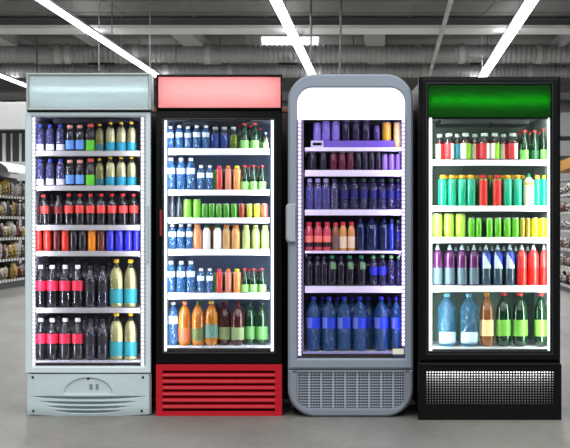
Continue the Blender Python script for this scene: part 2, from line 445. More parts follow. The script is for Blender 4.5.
# ------------------------------------------------------------------ gondolas and the far freezer
def pillow(w, h, d, n=7):
    m = MB(); vs = []; fs = []
    for s in (-1, 1):
        for j in range(n):
            for i in range(n):
                u = i/(n-1)*2-1; v = j/(n-1)*2-1
                b = max(0, (1-u**4)*(1-v**4))**.5
                vs.append((u*w/2*(1-.06*v*v), s*d/2*b, (v+1)/2*h))
    for s in (0, 1):
        for j in range(n-1):
            for i in range(n-1):
                a = s*n*n + j*n + i; f = (a, a+1, a+n+1, a+n)
                fs.append(f if s == 0 else f[::-1])
    m.add(vs, fs, 0, True); return m
shm = mat('gondola_metal', (70,70,72), .5); rail_m = mat('price_rail', (96,96,97), .5); dkback = mat('gondola_back', (35,34,33), .7)
tagm = mat('price_ticket', (240,240,236), .6)
packc = [((214,208,196), 'cream'), ((208,170,50), 'yellow'), ((120,40,35), 'dark red'), ((225,225,225), 'white'), ((72,68,62), 'dark grey'), ((160,120,70), 'tan')]
def pack_mat(name, c):
    if name in MATS: return MATS[name]
    m, N, L, p = newmat(name)
    tc = N.new('ShaderNodeTexCoord'); mp = N.new('ShaderNodeMapping'); mp.inputs['Scale'].default_value = (1, 1, 1.8)
    v = N.new('ShaderNodeTexVoronoi'); v.inputs['Scale'].default_value = 16
    cr = N.new('ShaderNodeValToRGB'); cr.color_ramp.interpolation = 'CONSTANT'
    e = cr.color_ramp.elements; e[0].color = lin(c); e[1].position = .42; e[1].color = lin((38,34,32))
    for q, cc in ((.52, c), (.66, (214,208,200)), (.72, c)):
        k = e.new(q); k.color = lin(cc)
    L.new(tc.outputs['Object'], mp.inputs[0]); L.new(mp.outputs[0], v.inputs['Vector']); L.new(v.outputs['Color'], cr.inputs['Fac']); L.new(cr.outputs[0], p.inputs['Base Color'])
    p.inputs['Roughness'].default_value = .35
    MATS[name] = m; return m
def gondola(side, x0, z0, z1, heights, top, label, packs, pw, ph, title, fascia=None):
    """long shelf unit along the aisle; side=+1 faces +x"""
    t = thing('shelf_unit', P3(x0, -H, (z0+z1)/2), label, 'shelves')
    s = side
    def slab(xa, xb, za, zb, ya, yb, m=None):
        m = m or MB(); vs = []
        xa, xb = sorted((xa, xb))
        for y in (ya, yb):
            for xx, zz in ((xa, za), (xb, za), (xb, zb), (xa, zb)): vs.append((x0+xx+SK*y, y, zz))
        return m.add(vs, [(0,1,5,4),(1,2,6,5),(2,3,7,6),(3,0,4,7),(0,3,2,1),(4,5,6,7)])
    part('back_panel', slab(-s*.5, -s*.44, 0, top, z0, z1), dkback, t)
    part('plinth', slab(-s*.44, 0, 0, .12, z0, z1), shm, t)
    for h in heights:
        sh = part('shelf', slab(-s*.44, 0, h-.03, h, z0, z1), shm, t)
        part('price_rail', slab(0, s*.02, h-.045, h+.01, z0, z1), rail_m, t, parent=sh)
        m = MB(); y = z0+.1
        while y < z1-.1:
            slab(s*.02, s*.024, h-.04, h+.005, y, y+.11, m); y += .19
        part('price_ticket', m, tagm, t, parent=sh).__setitem__('kind', 'stuff')
    if fascia: part('fascia', slab(-s*.4, s*.03, top, top+.18, z0, z1), fascia, t)
    protos = {}
    for hi, h in enumerate(heights):
        n = 0; y = z0+.2
        while y < z1-.1:
            ci = random.choices(range(len(packc)), packs[hi % len(packs)])[0]
            c, cn = packc[ci]
            if ci not in protos:
                b = pillow(pw, ph, pw*.45).build('snack_pack', pack_mat('pack_'+cn.replace(' ', '_'), c), origin=(0,0,0)); protos[ci] = b
            else:
                b = protos[ci].copy(); col.objects.link(b)
            n += 1
            b.location = (x0 - s*(.06+.03*random.random()) + SK*y, y, h+.002)
            b.rotation_euler = (0, 0, s*(PI/2) + random.uniform(-.5,.5)); b.scale = (1, 1, random.uniform(.62, 1))
            tag(b, '%s snack pack, number %d from the near end, %s level of %s' % (cn, n, ['lowest','second','third','fourth','fifth','top'][hi], title), 'snack pack', 'snack packs on %s' % title)
            y += pw*1.06
gondola(1, -6.78, 24.2, 27.4, [.16, .53, .91, 1.29, 1.66], 2.05, 'long dark shelf unit full of snack packs, left background', [(2,4,2,1,4,1),(2,5,1,2,4,1),(2,3,2,2,5,0),(2,1,2,3,5,0),(3,1,1,3,4,0)], .2, .31, 'left shelf unit')
gondola(-1, 3.1, 22.9, 25.6, [.12, .43, .74, 1.05, 1.36, 1.67], 2.09, 'shelf unit with yellow fascia and packets, right background', [(3,0,3,4,1,2),(3,0,2,4,1,3)], .16, .2, 'right shelf unit', mat('fascia_yellow', (222,156,16), .5))
# tall cabinet with white fascia behind the left shelf unit
t = thing('wall_freezer', (-7.2, 31, 0), 'tall glazed cabinet with wide white fascia, far left background', 'freezer')
m = MB(); m.box(-9.5, -5.0, 31.05, 31.8, 0, H+2.12); part('cabinet', m, mat('freezer_dark', (70,71,73), .4), t)
m = MB(); m.box(-9.5, -5.0, 30.7, 31.8, H+2.12, H+2.72); part('fascia', m, mat('fascia_white', (226,226,227), .5), t, .01)
for k in range(24):
    m = MB(); m.box(-9.4+k*.185, -9.37+k*.185+.02*(k%3), 30.98, 31.05, .2, H+2.05); part('mullion', m, mat('mullion_grey', (225,226,228), .4), t)
m = MB(); m.box(-9.5, -5.0, 30.9, 31.06, H+1.35, H+1.42); m.box(-9.5, -5.0, 30.9, 31.06, H+1.0, H+1.15); part('crossbar', m, mat('mullion_grey', (225,226,228), .4), t)
# curved white canopy over the left shelf unit
m = MB(); pts = []
for i in range(13):
    a = PI*i/12; pts.append((-6.95 - .42*math.cos(a), 2.07 + .20*math.sin(a)))
L = [[(x+SK*y, y, z) for x, z in pts + [(x, z-.015) for x, z in reversed(pts)]] for y in (24.2, 27.4)]
m.loops(L, cap0=True, cap1=True)
tag(m.build('canopy', mat('canopy_white', (232,232,232), .3), origin=(-6.95+SK*25.8, 25.8, 2.07)), 'curved white canopy on top of the left shelf unit', 'canopy')
# dark partition standing behind the row of refrigerators
t = thing('partition', (X(287,9.1), 9.12, 0), 'dark brown partition standing behind the four refrigerators', 'partition')
pm = mat('dark_wood', (44,30,24), .5, noise=.4, nscale=3)
m = MB(); m.box(X(33,9.1), X(551,9.1), 9.1, 9.14, .02, Z(112,9.1)); part('board', m, pm, t, .004)
m = MB(); m.box(X(33,9.1), X(551,9.1), 9.09, 9.15, Z(112,9.1), Z(112,9.1)+.03); part('top_trim', m, mat('wood_trim', (120,72,44), .5, noise=.3), t, .004)
m = MB(); m.box(X(33,9.1), X(551,9.1), 9.07, 9.17, 0, .04); part('foot', m, pm, t)

# ------------------------------------------------------------------ refrigerators
GLASS = pane_mat('door_pane_glass')
def fridge(label, d, outer_px, body, frame_m, cav, inner_top, floor_py, liner_m, back_m, shelves, rail_m, shx, floor_rail, strips, strip_m, dot_m, dots, light, top_r=0, ):
    """outer_px: x0,x1,ytop,ybottom of the body; cav: x0,x1 of the cavity seen at shelf depth"""
    xc = X((outer_px[0]+outer_px[1])/2, d)
    t = thing('display_refrigerator', (xc, d+.3, 0), label, 'refrigerator')
    ys = d + .12
    x0, x1 = X(outer_px[0], d)+.008, X(outer_px[1], d)-.008
    z1 = Z(outer_px[2], d)-.006
    cx0, cx1 = X(cav[0], ys), X(cav[1], ys)
    cz0, cz1 = Z(floor_py, ys), Z(inner_top, d+.06)+.012
    R = (0,0,top_r,top_r)
    m = MB(); frame(m, (x0, x1, .05, z1), (cx0-.006, cx1+.006, cz0-.006, cz1+.006), d+.055, d+.70, R, (0,0,0,0), .004, .001)
    m.box(x0+.01, x1-.01, d+.66, d+.70, .06, z1-.02 if not top_r else z1-top_r)
    if top_r: m.box(x0+top_r, x1-top_r, d+.66, d+.70, .06, z1-.005)
    part('cabinet', m, body, t)
    m = MB()
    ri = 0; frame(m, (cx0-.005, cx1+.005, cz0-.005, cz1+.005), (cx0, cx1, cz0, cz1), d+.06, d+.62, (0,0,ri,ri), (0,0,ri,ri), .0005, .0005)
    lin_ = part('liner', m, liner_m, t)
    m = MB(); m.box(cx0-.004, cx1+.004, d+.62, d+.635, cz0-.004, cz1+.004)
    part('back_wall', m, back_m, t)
    m = MB()      # vertical air slots on the back wall
    n = 9
    for i in range(n):
        xx = cx0 + (cx1-cx0)*(i+.5)/n; m.box(xx-.018, xx-.012, d+.614, d+.621, cz0+.05, cz1-.1)
    part('air_rib', m, back_m, t)
    # evaporator housing under the roof
    m = MB(); m.box(cx0+.08, cx1-.08, d+.30, d+.6, cz1-.035, cz1-.003); part('evaporator_cover', m, mat('evaporator_grey', (70,72,78), .5), t, .006)
    sx0, sx1 = X(shx[0], ys), X(shx[1], ys)
    for (a, b) in shelves:
        m = MB(); zt = Z(a, ys); zb = Z(b, ys)
        m.box(sx0+.002, sx1-.002, ys+.012, d+.6, zt-.010, zt-.001)
        s = part('shelf', m, mat('shelf_plate', (205,207,210), .4, .2), t)
        m = MB(); m.box(sx0, sx1, ys, ys+.012, zb, zt+.001); part('price_rail', m, rail_m, t, .002, parent=s)
        m = MB()
        for xx in (sx0+.006, sx1-.012): m.box(xx, xx+.006, ys+.02, d+.58, zt-.035, zt-.010)
        part('bracket', m, mat('bracket_metal', (150,152,156), .4, .6), t, parent=s)
    m = MB(); m.box(sx0, sx1, ys-.01, ys+.004, Z(floor_rail[1], ys), Z(floor_rail[0], ys)); part('floor_lip', m, rail_m, t, .002)
    m = MB(); m.box(sx0, sx1, ys, d+.6, Z(floor_py, ys)-.004, Z(floor_py, ys)+.0005); part('floor_tray', m, mat('tray_'+rail_m.name, (225,228,232), .35), t)
    # light strips
    for sidx, (a, b, ya, yb) in enumerate(strips):
        m = MB(); yy = d+.048
        m.box(X(a, yy), X(b, yy), yy, yy+.012, Z(yb, yy), Z(ya, yy)); s = part('light_strip', m, strip_m, t)
        if dots:
            q = MB(); n = int((yb-ya)/dots); xm = X((a+b)/2, yy)
            for i in range(n):
                zz = Z(yb, yy) + (i+.5)*(Z(ya, yy)-Z(yb, yy))/n
                q.lathe([(.0,-.0085),(.0055,-.0065),(.0075,0),(.0055,.0065),(0,.0085)], xm, yy-.001, zz, seg=8)
            part('diode', q, dot_m, t, parent=s).__setitem__('kind', 'stuff')
        zc = (Z(yb, yy)+Z(ya, yy))/2; hh = Z(ya, yy)-Z(yb, yy)
        sg = 1 if sidx == 0 else -1
        xx = X(b, yy)+.006 if sidx == 0 else X(a, yy)-.006
        # lamp looks inward and back
        l = area('strip_lamp', (xx-xc, (d+.066)-(d+.3), zc), (PI/2, 0, -sg*math.radians(42)), .018, hh*.98, light[0], light[1]); l.parent = t
    return t, xc, ys
def shape(name, m, mt, root, bevel=0, parent=None): return part(name, m, mt, root, bevel, parent)

WHITE = mat('powder_white', (205,220,222), .35, coat=.3, noise=.02, nscale=3)
WHITE2 = mat('powder_white_panel', (190,206,208), .32, coat=.4, noise=.02, nscale=3)
DARK = mat('cabinet_side_dark', (34,26,23), .4, noise=.2, nscale=3)
BLACK = mat('gloss_black', (9,9,10), .25, spec=.15)
BLACKM = mat('satin_black', (15,15,16), .4, spec=.1)
RED = mat('red_enamel', (184,14,32), .4, spec=.3, noise=.05)
GREY = mat('silver_paint', (140,150,162), .38, .25, coat=.2, noise=.03)
GREY_SHADED = mat('silver_paint_shaded', (134,141,152), .38, .25, coat=.2, noise=.03)  # same silver, darkened: the lower front's shade is put into its colour
SEAL = mat('rubber_seal', (12,12,13), .6)
SCREW = mat('screw_dark', (25,28,30), .4, .6)

W_NAME, R_NAME, G_NAME, B_NAME = 'white refrigerator', 'red refrigerator', 'grey refrigerator', 'green-sign refrigerator'

# ---- 1 white
d = D
t, xc, ys = fridge('white display refrigerator with silver sign box, leftmost of the row', d, (26,150,111,416), DARK, WHITE, (34.5,141.5), 116.5, 361,
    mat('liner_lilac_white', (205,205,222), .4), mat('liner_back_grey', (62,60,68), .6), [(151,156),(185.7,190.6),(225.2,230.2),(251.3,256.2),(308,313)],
    mat('rail_white_steel', (172,172,174), .35, .1), (35.6,140), (361,366.5), [(32.2,35.4,117,366),(140.4,144.8,117,366)],
    mat('strip_backing', (165,165,175), .4), emat('diode_white', (250,248,255), 3.0), 4.05, (3.0, (238,236,255)))
m = MB(); frame(m, (X(25,d), X(150.5,d), Z(373,d), Z(112.2,d)), (X(32,d), X(145,d), Z(366.5,d), Z(116.5,d)), d, d+.052, b=.004, bi=.008)
df = shape('door', m, WHITE, t)
m = MB(); m.box(X(32,d), X(145,d), d+.02, d+.026, Z(366.5,d), Z(116.5,d)); shape('pane', m, GLASS, t, parent=df)
m = MB(); m.box(X(145.6,d), X(148.2,d), d-.02, d-.0005, Z(262,d), Z(205,d)); shape('handle', m, WHITE2, t, .004, parent=df)
m = MB(); m.box(X(26.5,d), X(149.5,d), d+.02, d+.05, Z(112.4,d), Z(109.8,d)); shape('seal_gap', m, SEAL, t)
# base panel: bulging sheet with four curved slots and an arched recess
NX, NZ = 300, 120; px0, px1, py0, py1 = 25.3, 150.5, 374, 416
def base_y(px, py):
    u = (px-87.7)/62.6; y = d + .012 - .018*(1-u*u)
    v = (py-py0)/(py1-py0); y += .015*max(0, (v-.75)/.25)**2
    dist = abs(u); y += .03*max(0,(dist-.97)/.03)**2
    # soft raised dome around the arch
    # arched recess
    ax, az = (px-88.2)/24.5, (394.0-py)/16.6
    if az >= 0 and ax*ax+az*az < 1: y += .010*min(1, (1-(ax*ax+az*az))/.08)
    else:
        bx, bz = (px-88.2)/58, (397-py)/22.0
        if bz >= 0: y -= .003*max(0, 1-(bx*bx+bz*bz))**.5
    for (yc_, hw, sg_) in ((396.4,60,2.2), (401.4,51,2.4), (406.2,43,2.2), (410.6,35,2.0)):
        q = (px-87.7)/hw
        if abs(q) < 1:
            yy = yc_ + sg_*(1-q*q)*.75
            wdt = 1.5*(1-abs(q)**3)+.05; e = (py-yy)/wdt
            if abs(e) < 1: y += .034*(1-abs(q)**3)*(1-e*e)**.5
    return y
vs = []; fs = []
def bottom_edge(px): u = (px-87.7)/62.6; return 414.6 + 1.8*(1-u*u)
for j in range(NZ+1):
    for i in range(NX+1):
        px = px0 + (px1-px0)*i/NX; be = bottom_edge(px); py = py0 + (be-py0)*j/NZ
        vs.append((X(px,d), base_y(px, py), Z(py,d)))
for j in range(NZ):
    for i in range(NX):
        a = j*(NX+1)+i; fs.append((a, a+NX+1, a+NX+2, a+1))
m = MB(); m.add(vs, fs, 0, True)
# skirt returning to the cabinet
n0 = len(m.v)
rim = [j*(NX+1) for j in range(NZ+1)]; rim2 = [j*(NX+1)+NX for j in range(NZ+1)]
topr = list(range(NX+1)); botr = [NZ*(NX+1)+i for i in range(NX+1)]
def skirt(idx, flip):
    o = len(m.v); pts = [m.v[i] for i in idx]
    m.add([(p[0], d+.06, p[2]) for p in pts], [])
    for k in range(len(idx)-1):
        f = [idx[k], idx[k+1], o+k+1, o+k]; m.f.append(f[::-1] if flip else f); m.m.append(0); m.sm.append(False)
skirt(rim, False); skirt(rim2, True); skirt(topr, True); skirt(botr, False)
bp = shape('base_panel', m, WHITE2, t)
for px, py in ((32.5,377.5),(142.8,377.5),(33,411.2),(141.5,411.2)):
    m = MB(); c = (X(px,d), base_y(px,py), Z(py,d)); m.tube((c[0], c[1]-.003, c[2]), (c[0], c[1]+.006, c[2]), .0075, 12)
    shape('screw', m, SCREW, t, parent=bp)
m = MB(); c = (X(88.2,d), base_y(88.2,378.5), Z(378.3,d)); m.tube((c[0], c[1]-.003, c[2]), (c[0], c[1]+.012, c[2]), .009, 12); shape('lock', m, SCREW, t, parent=bp)
for px, w in ((91,1.6),(97,1.4)):
    m = MB(); y_ = base_y(px, 387)
    for k in range(3): m.box(X(px-w,d), X(px+w,d), y_-.003, y_+.002, Z(389.6-k*2.0,d), Z(388.2-k*2.0,d))
    shape('control_mark', m, mat('mark_grey', (120,132,136), .5), t, parent=bp)
# header sign box
d1 = d-.03
m = MB(); frame(m, (X(26,d1), X(151,d1), Z(109.8,d1), Z(73,d1)), (X(29.5,d1), X(147.5,d1), Z(107.4,d1), Z(76,d1)), d1, d1+.16, b=.004, bi=.012)
hd = shape('header', m, mat('brushed_silver', (190,198,198), .3, .5), t)
m = MB(); m.box(X(27,d1), X(150,d1), d1+.15, d1+.158, Z(109,d1), Z(74,d1)); shape('header_back', m, WHITE, t, parent=hd)
m = MB(); pts = []
for i in range(17):
    v = i/16; pts.append((Z(107.6,d1)+(Z(75.8,d1)-Z(107.6,d1))*v, d1+.016-.010*math.sin(PI*v)))
m.loops([[(x, y, z) for z, y in pts] + [(x, y+.003, z) for z, y in reversed(pts)] for x in (X(29,d1), X(148,d1))], cap0=True, cap1=True)
shape('sign_sheet', m, lightbox_mat('sign_silver', (206,216,217), .25, .5), t, parent=hd)
l = area('sign_tube', (0, d1+.034-(d+.3), Z(89.5,d1)), (-PI/2,0,0), .70, .008, 10.0, (240,250,255)); l.parent = t
F1 = t

# ---- 2 red and black
t, xc, ys = fridge('black display refrigerator with pink sign and red louvred base', d, (156,282,110,416), DARK, BLACK, (166.5,271.5), 119.7, 346.5,
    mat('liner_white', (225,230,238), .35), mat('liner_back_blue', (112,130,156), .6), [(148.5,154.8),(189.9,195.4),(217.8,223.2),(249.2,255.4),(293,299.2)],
    mat('rail_white', (236,238,240), .4), (168,269.5), (346.5,351.5), [(164,166.6,120,351),(271,273.6,120,351)],
    emat('strip_glow_white', (240,244,255), 1.6), None, 0, (4.1, (232,240,255)))
m = MB(); frame(m, (X(156,d), X(282,d), Z(363.6,d), Z(110.5,d)), (X(163.8,d), X(273.8,d), Z(351.8,d), Z(119.7,d)), d, d+.052, b=.004, bi=.014)
df = shape('door', m, BLACK, t)
m = MB(); m.box(X(163.8,d), X(273.8,d), d+.024, d+.03, Z(351.8,d), Z(119.7,d)); shape('pane', m, GLASS, t, parent=df)
m = MB(); frame(m, (X(162,d), X(275.6,d), Z(353.6,d), Z(118,d)), (X(163.2,d), X(274.4,d), Z(352.4,d), Z(119.2,d)), d-.003, d+.005, b=.001, bi=.001); shape('trim', m, mat('dark_chrome', (70,72,74), .25, .8), t, parent=df)
m = MB(); m.box(X(160,d), X(162,d), d-.022, d-.001, Z(236,d), Z(210,d)); shape('handle', m, mat('red_handle', (150,20,34), .35), t, .003, parent=df)
m = MB(); m.box(X(157,d), X(281,d), d+.015, d+.05, Z(364.6,d), Z(363,d)); m.box(X(157,d), X(281,d), d+.015, d+.05, Z(111,d), Z(108.8,d)); shape('seal_gap', m, SEAL, t)
# red louvred base
m = MB()
m.box(X(156,d), X(282,d), d, d+.055, Z(370.6,d), Z(364.4,d))
m.box(X(156,d), X(282,d), d, d+.055, Z(416,d), Z(411.2,d))
m.box(X(156,d), X(162.6,d), d, d+.055, Z(411.2,d), Z(370.6,d)); m.box(X(275,d), X(282,d), d, d+.055, Z(411.2,d), Z(370.6,d))
bp = shape('base_panel', m, RED, t)
sl = [372.1,378.2,384.6,390.9,397.1,403.5,409.9]
for a, b in zip(sl, sl[1:]):
    m = MB(); xa, xb = X(162.4,d), X(275.2,d); za, zb = Z(b-1.15,d), Z(a+1.15,d)
    prof = [(d+.003, za), (d+.0, za+.006), (d+.004, zb-.004), (d+.012, zb), (d+.05, zb+.004), (d+.05, za+.012)]
    m.loops([[(x, y, z) for y, z in prof] for x in (xa, xb)], cap0=True, cap1=True); shape('louvre', m, RED, t, parent=bp)
m = MB(); m.box(X(160,d), X(278,d), d+.05, d+.056, .04, Z(366,d)); shape('louvre_backing', m, SEAL, t, parent=bp)
# header
m = MB(); frame(m, (X(155.8,d1), X(282.2,d1), Z(109.2,d1), Z(74.4,d1)), (X(158.2,d1), X(280.6,d1), Z(107.6,d1), Z(76.8,d1)), d1, d1+.16, b=.003, bi=.003)
hd = shape('header', m, BLACK, t)
m = MB(); m.box(X(157,d1), X(281.5,d1), d1+.15, d1+.158, Z(108.6,d1), Z(75,d1)); shape('header_back', m, BLACK, t, parent=hd)
m = MB(); m.box(X(158,d1), X(280.8,d1), d1+.008, d1+.012, Z(107.8,d1), Z(76.6,d1)); shape('sign_sheet', m, lightbox_mat('sign_pink', (250,182,180), .3, .6), t, parent=hd)
l = area('sign_tube', (0, d1+.13-(d+.3), Z(90,d1)), (-PI/2,0,0), .70, .06, 2.7, (255,235,240)); l.parent = t
m = MB(); m.box(X(245,d+.2), X(251,d+.2), d+.2, d+.24, Z(121.3,d+.2), Z(119.5,d+.2)); shape('thermostat', m, SCREW, t)

# ---- 3 grey rounded
d = d3 = F*H/191.3
t, xc, ys = fridge('grey display refrigerator with rounded frame, white top panel and purple light', d, (290,411,78,416), DARK, GREY, (303.2,403.6), 119, 352,
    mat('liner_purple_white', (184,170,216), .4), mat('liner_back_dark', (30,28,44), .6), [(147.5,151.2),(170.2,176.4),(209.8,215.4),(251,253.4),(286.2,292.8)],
    mat('rail_lilac_white', (242,232,253), .4), (304.8,401.5), (352,357.6), [(297.8,301.6,119.5,356),(401.6,404.8,119.5,346)],
    mat('strip_backing_lilac', (168,154,204), .4), emat('diode_lilac', (236,222,255), 3.2), 4.0, (2.2, (192,176,255)), top_r=.15)
S_ = d/F
m = MB(); frame(m, (X(288,d), X(413.2,d), Z(369.4,d), Z(74,d)), (X(297.6,d), X(405,d), Z(358.6,d), Z(87.6,d)), d, d+.052, (0,0,27*S_,27*S_), (0,0,15*S_,15*S_), b=.012, bi=.010)
df = shape('door', m, GREY, t)
m = MB(); m.box(X(297.4,d), X(405.2,d), d+.024, d+.03, Z(358.8,d), Z(119,d)); shape('pane', m, GLASS, t, parent=df)
m = MB()   # white top panel
m.loops([rr(X(297.4,d), X(405.2,d), Z(119.2,d), Z(87.4,d), y, (0,0,15*S_,15*S_)) for y in (d+.02, d+.04)], cap0=True, cap1=True)
shape('sign_panel', m, emat('sign_white_lit', (255,253,255), 1.5), t, parent=df)
# handle: C shaped grip
m = MB(); hp = []
y0h = d-.045
outl = rr(X(285.8,d), X(295.6,d), Z(242.5,d), Z(203.6,d), 0, (4*S_,1*S_,1*S_,4*S_), 6)
def hin(g, y): return rr(X(285.8,d)+g, X(295.6,d)-g*.3, Z(242.5,d)+g, Z(203.6,d)-g, y, (4*S_,.6*S_,.6*S_,4*S_), 6)
m.loops([hin(0, d-.002), hin(0, y0h+.012), hin(.008, y0h)], cap0=True, cap1=True)
shape('handle', m, mat('handle_silver', (176,184,194), .3, .3, coat=.3), t, parent=df)
m = MB(); m.box(X(293.6,d), X(296.2,d), d-.03, d-.001, Z(238,d), Z(208,d)); shape('handle_recess', m, mat('handle_grey_plastic', (82,86,94), .5), t, .003, parent=df)  # darker grey block beside the grip
# base
m = MB(); frame(m, (X(288,d), X(413.2,d), Z(417,d)+.001, Z(370.2,d)), (X(297.4,d), X(404.8,d), Z(408.6,d), Z(371.4,d)), d, d+.056, (28*S_,28*S_,0,0), (12*S_,12*S_,0,0), b=.012, bi=.006)
bp = shape('base_panel', m, GREY_SHADED, t)
m = MB(); m.box(X(290,d), X(411,d), d+.015, d+.05, Z(370.6,d), Z(369,d)); shape('seal_gap', m, SEAL, t)
m = MB(); yy = d+.014; b_ = .0045
gx = [298.4 + 12.02*k for k in range(9)]; hp_ = 2.55
zt_, zb_ = Z(371.2,d), Z(408.8,d)
xs = []
for g in gx:
    for k in range(4): xs.append(g + k*hp_)
prev = 297.2
for g in gx:
    for k in range(4):
        c = g+k*hp_; m.box(X(prev,d), X(c,d)+.0003, yy, yy+.004, zb_, zt_) if c > prev else None; prev = c + 1.95
m.box(X(prev,d), X(405,d), yy, yy+.004, zb_, zt_)
for r in range(14):
    za = 371.0 + r*2.7; m.box(X(297.2,d), X(405,d), yy+.0007, yy+.0045, Z(za+.95,d), Z(za,d))
gr = shape('grille', m, mat('grille_silver', (158,165,178), .4, .2), t, parent=bp)
for sx in (0, 1):   # solid corner fillets following the rounded frame
    m = MB(); pts = []
    cx = X(297.4,d) if sx == 0 else X(404.8,d); s = 1 if sx == 0 else -1; r = 12*S_
    cz = Z(408.6,d); pts = [(cx, cz)]
    for i in range(9):
        a = PI/2*i/8; pts.append((cx+s*(r-r*math.cos(PI/2-a) ), cz + r - r*math.sin(PI/2-a)))
    if s < 0: pts = pts[::-1]
    m.loops([[(x, y, z) for x, z in pts] for y in (yy-.004, yy+.006)], cap0=True, cap1=True); shape('corner_fillet', m, GREY_SHADED, t, parent=bp)
m = MB(); m.box(X(296,d), X(406,d), d+.034, d+.04, Z(409,d), Z(371,d)); shape('grille_backing', m, mat('backing_dark', (7,7,8), .9, spec=.1), t, parent=bp)
# efficiency sticker on the pane
m = MB(); m.box(X(393,d), X(404,d), d+.020, d+.0235, Z(354.6,d), Z(349,d)); st = shape('sticker', m, mat('sticker_cream', (238,232,205), .5), t)
m = MB(); m.box(X(393,d), X(404,d), d+.020, d+.0235, Z(358.2,d), Z(354.6,d)); shape('sticker_band', m, mat('sticker_navy', (40,48,84), .5), t, parent=st)
F3 = t

# ---- 4 black with green header
d4 = F*H/194.0
t, xc, ys = fridge('black display refrigerator with dark green sign, rightmost of the row', d4, (420,560,80,420), DARK, BLACKM, (430.3,549.2), 117, 347.5,
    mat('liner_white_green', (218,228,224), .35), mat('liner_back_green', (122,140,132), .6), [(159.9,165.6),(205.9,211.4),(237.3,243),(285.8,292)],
    mat('rail_pure_white', (240,242,240), .4), (431.4,547.6), (347.5,351.3), [(429.2,432.0,117.5,351),(548.0,550.8,117.5,351)],
    emat('strip_glow_pure', (246,255,250), 2.0), None, 0, (4.6, (240,255,248)))
m = MB(); frame(m, (X(419,d4), X(561,d4), Z(363.2,d4), Z(76.4,d4)), (X(428.6,d4), X(551,d4), Z(351.4,d4), Z(84.6,d4)), d4, d4+.052, b=.022, bi=.010)
df = shape('door', m, BLACKM, t)
m = MB(); m.box(X(428.4,d4), X(551.2,d4), d4+.024, d4+.03, Z(351.6,d4), Z(117.2,d4)); shape('pane', m, GLASS, t, parent=df)
m = MB(); frame(m, (X(426.4,d4), X(553,d4), Z(354.8,d4), Z(82.6,d4)), (X(427.4,d4), X(552,d4), Z(353.6,d4), Z(83.6,d4)), d4-.002, d4+.006, b=.001, bi=.001); shape('trim', m, mat('trim_black', (44,45,46), .3, .3), t, parent=df)
m = MB(); m.box(X(428.4,d4), X(551.2,d4), d4+.010, d4+.0125, Z(117.2,d4), Z(84.4,d4)); shape('sign_sheet', m, lightbox_mat('sign_green', (0,120,14), .35, .85), t, parent=df)
m = MB(); m.box(X(428,d4), X(551.6,d4), d4+.024, d4+.05, Z(118.6,d4), Z(117.1,d4)); shape('sign_divider', m, SEAL, t, parent=df)
m = MB(); zz0, zz1 = Z(117.4,d4), Z(83.8,d4); xa, xb = X(427.8,d4), X(551.8,d4)
m.box(xa, xb, d4+.0515, d4+.054, zz0, zz1)
hb = shape('sign_reflector', m, mat('reflector_green_dark', (60,70,62), .6), t)
l = area('sign_tube', (0, d4+.050-(d4+.3), Z(100.5,d4)), (-PI/2,0,0), .70, .010, 1.8, (235,255,235)); l.parent = t
# base
m = MB()
m.box(X(418.4,d4), X(561.4,d4), d4-.004, d4+.056, Z(370.4,d4), Z(364.4,d4)); m.box(X(418.4,d4), X(561.4,d4), d4-.004, d4+.056, Z(420,d4)+.001, Z(404.8,d4))
m.box(X(418.4,d4), X(425.6,d4), d4-.004, d4+.056, Z(404.8,d4), Z(370.4,d4)); m.box(X(554.6,d4), X(561.4,d4), d4-.004, d4+.056, Z(404.8,d4), Z(370.4,d4))
bp = shape('base_panel', m, BLACKM, t)
m = MB(); n = 46; pit = (554.4-425.8)/n
for i in range(n+1): xx = 425.8+i*pit; m.box(X(xx-.72,d4), X(xx+.72,d4), d4, d4+.002, Z(405,d4), Z(370,d4))
for r in range(14): py = 370.9+r*2.6; m.box(X(425,d4), X(555,d4), d4+.0004, d4+.0024, Z(py+.68,d4), Z(py-.68,d4))
shape('grille', m, BLACKM, t, parent=bp)
m = MB(); m.add([(X(424,d4), d4+.042, Z(369,d4)), (X(556,d4), d4+.042, Z(369,d4)), (X(556,d4), d4+.052, Z(406,d4)), (X(424,d4), d4+.052, Z(406,d4)),
    (X(424,d4), d4+.046, Z(369,d4)), (X(556,d4), d4+.046, Z(369,d4)), (X(556,d4), d4+.055, Z(406,d4)), (X(424,d4), d4+.055, Z(406,d4))],
    [(0,1,2,3),(7,6,5,4),(0,4,5,1),(3,2,6,7)]); shape('grille_backing', m, mat('backing_white', (150,152,152), .8), t, parent=bp)
l = area('base_lamp', (0, d4+.012-(d4+.3), Z(371.5,d4)), (math.radians(35), 0, 0), .74, .010, 1.7, (255,255,255)); l.parent = t
m = MB(); m.box(X(419,d4), X(561,d4), d4+.015, d4+.05, Z(364.8,d4), Z(363,d4)); shape('seal_gap', m, SEAL, t)
m = MB(); ysn = d4+.3; m.box(X(489.5,ysn), X(492.6,ysn), ysn, ysn+.02, Z(127,ysn), Z(121.5,ysn)); sn = shape('sensor', m, SEAL, t, .002)
m = MB()
pts = [(472,117.5), (480,120.4), (491,121.6), (500,120), (506,117)]
for a, b in zip(pts, pts[1:]): m.tube((X(a[0],ysn), ysn+.01, Z(a[1],ysn)), (X(b[0],ysn), ysn+.01, Z(b[1],ysn)), .0022, 6)
shape('sensor_cable', m, mat('cable_pale', (150,158,154), .5), t, parent=sn)

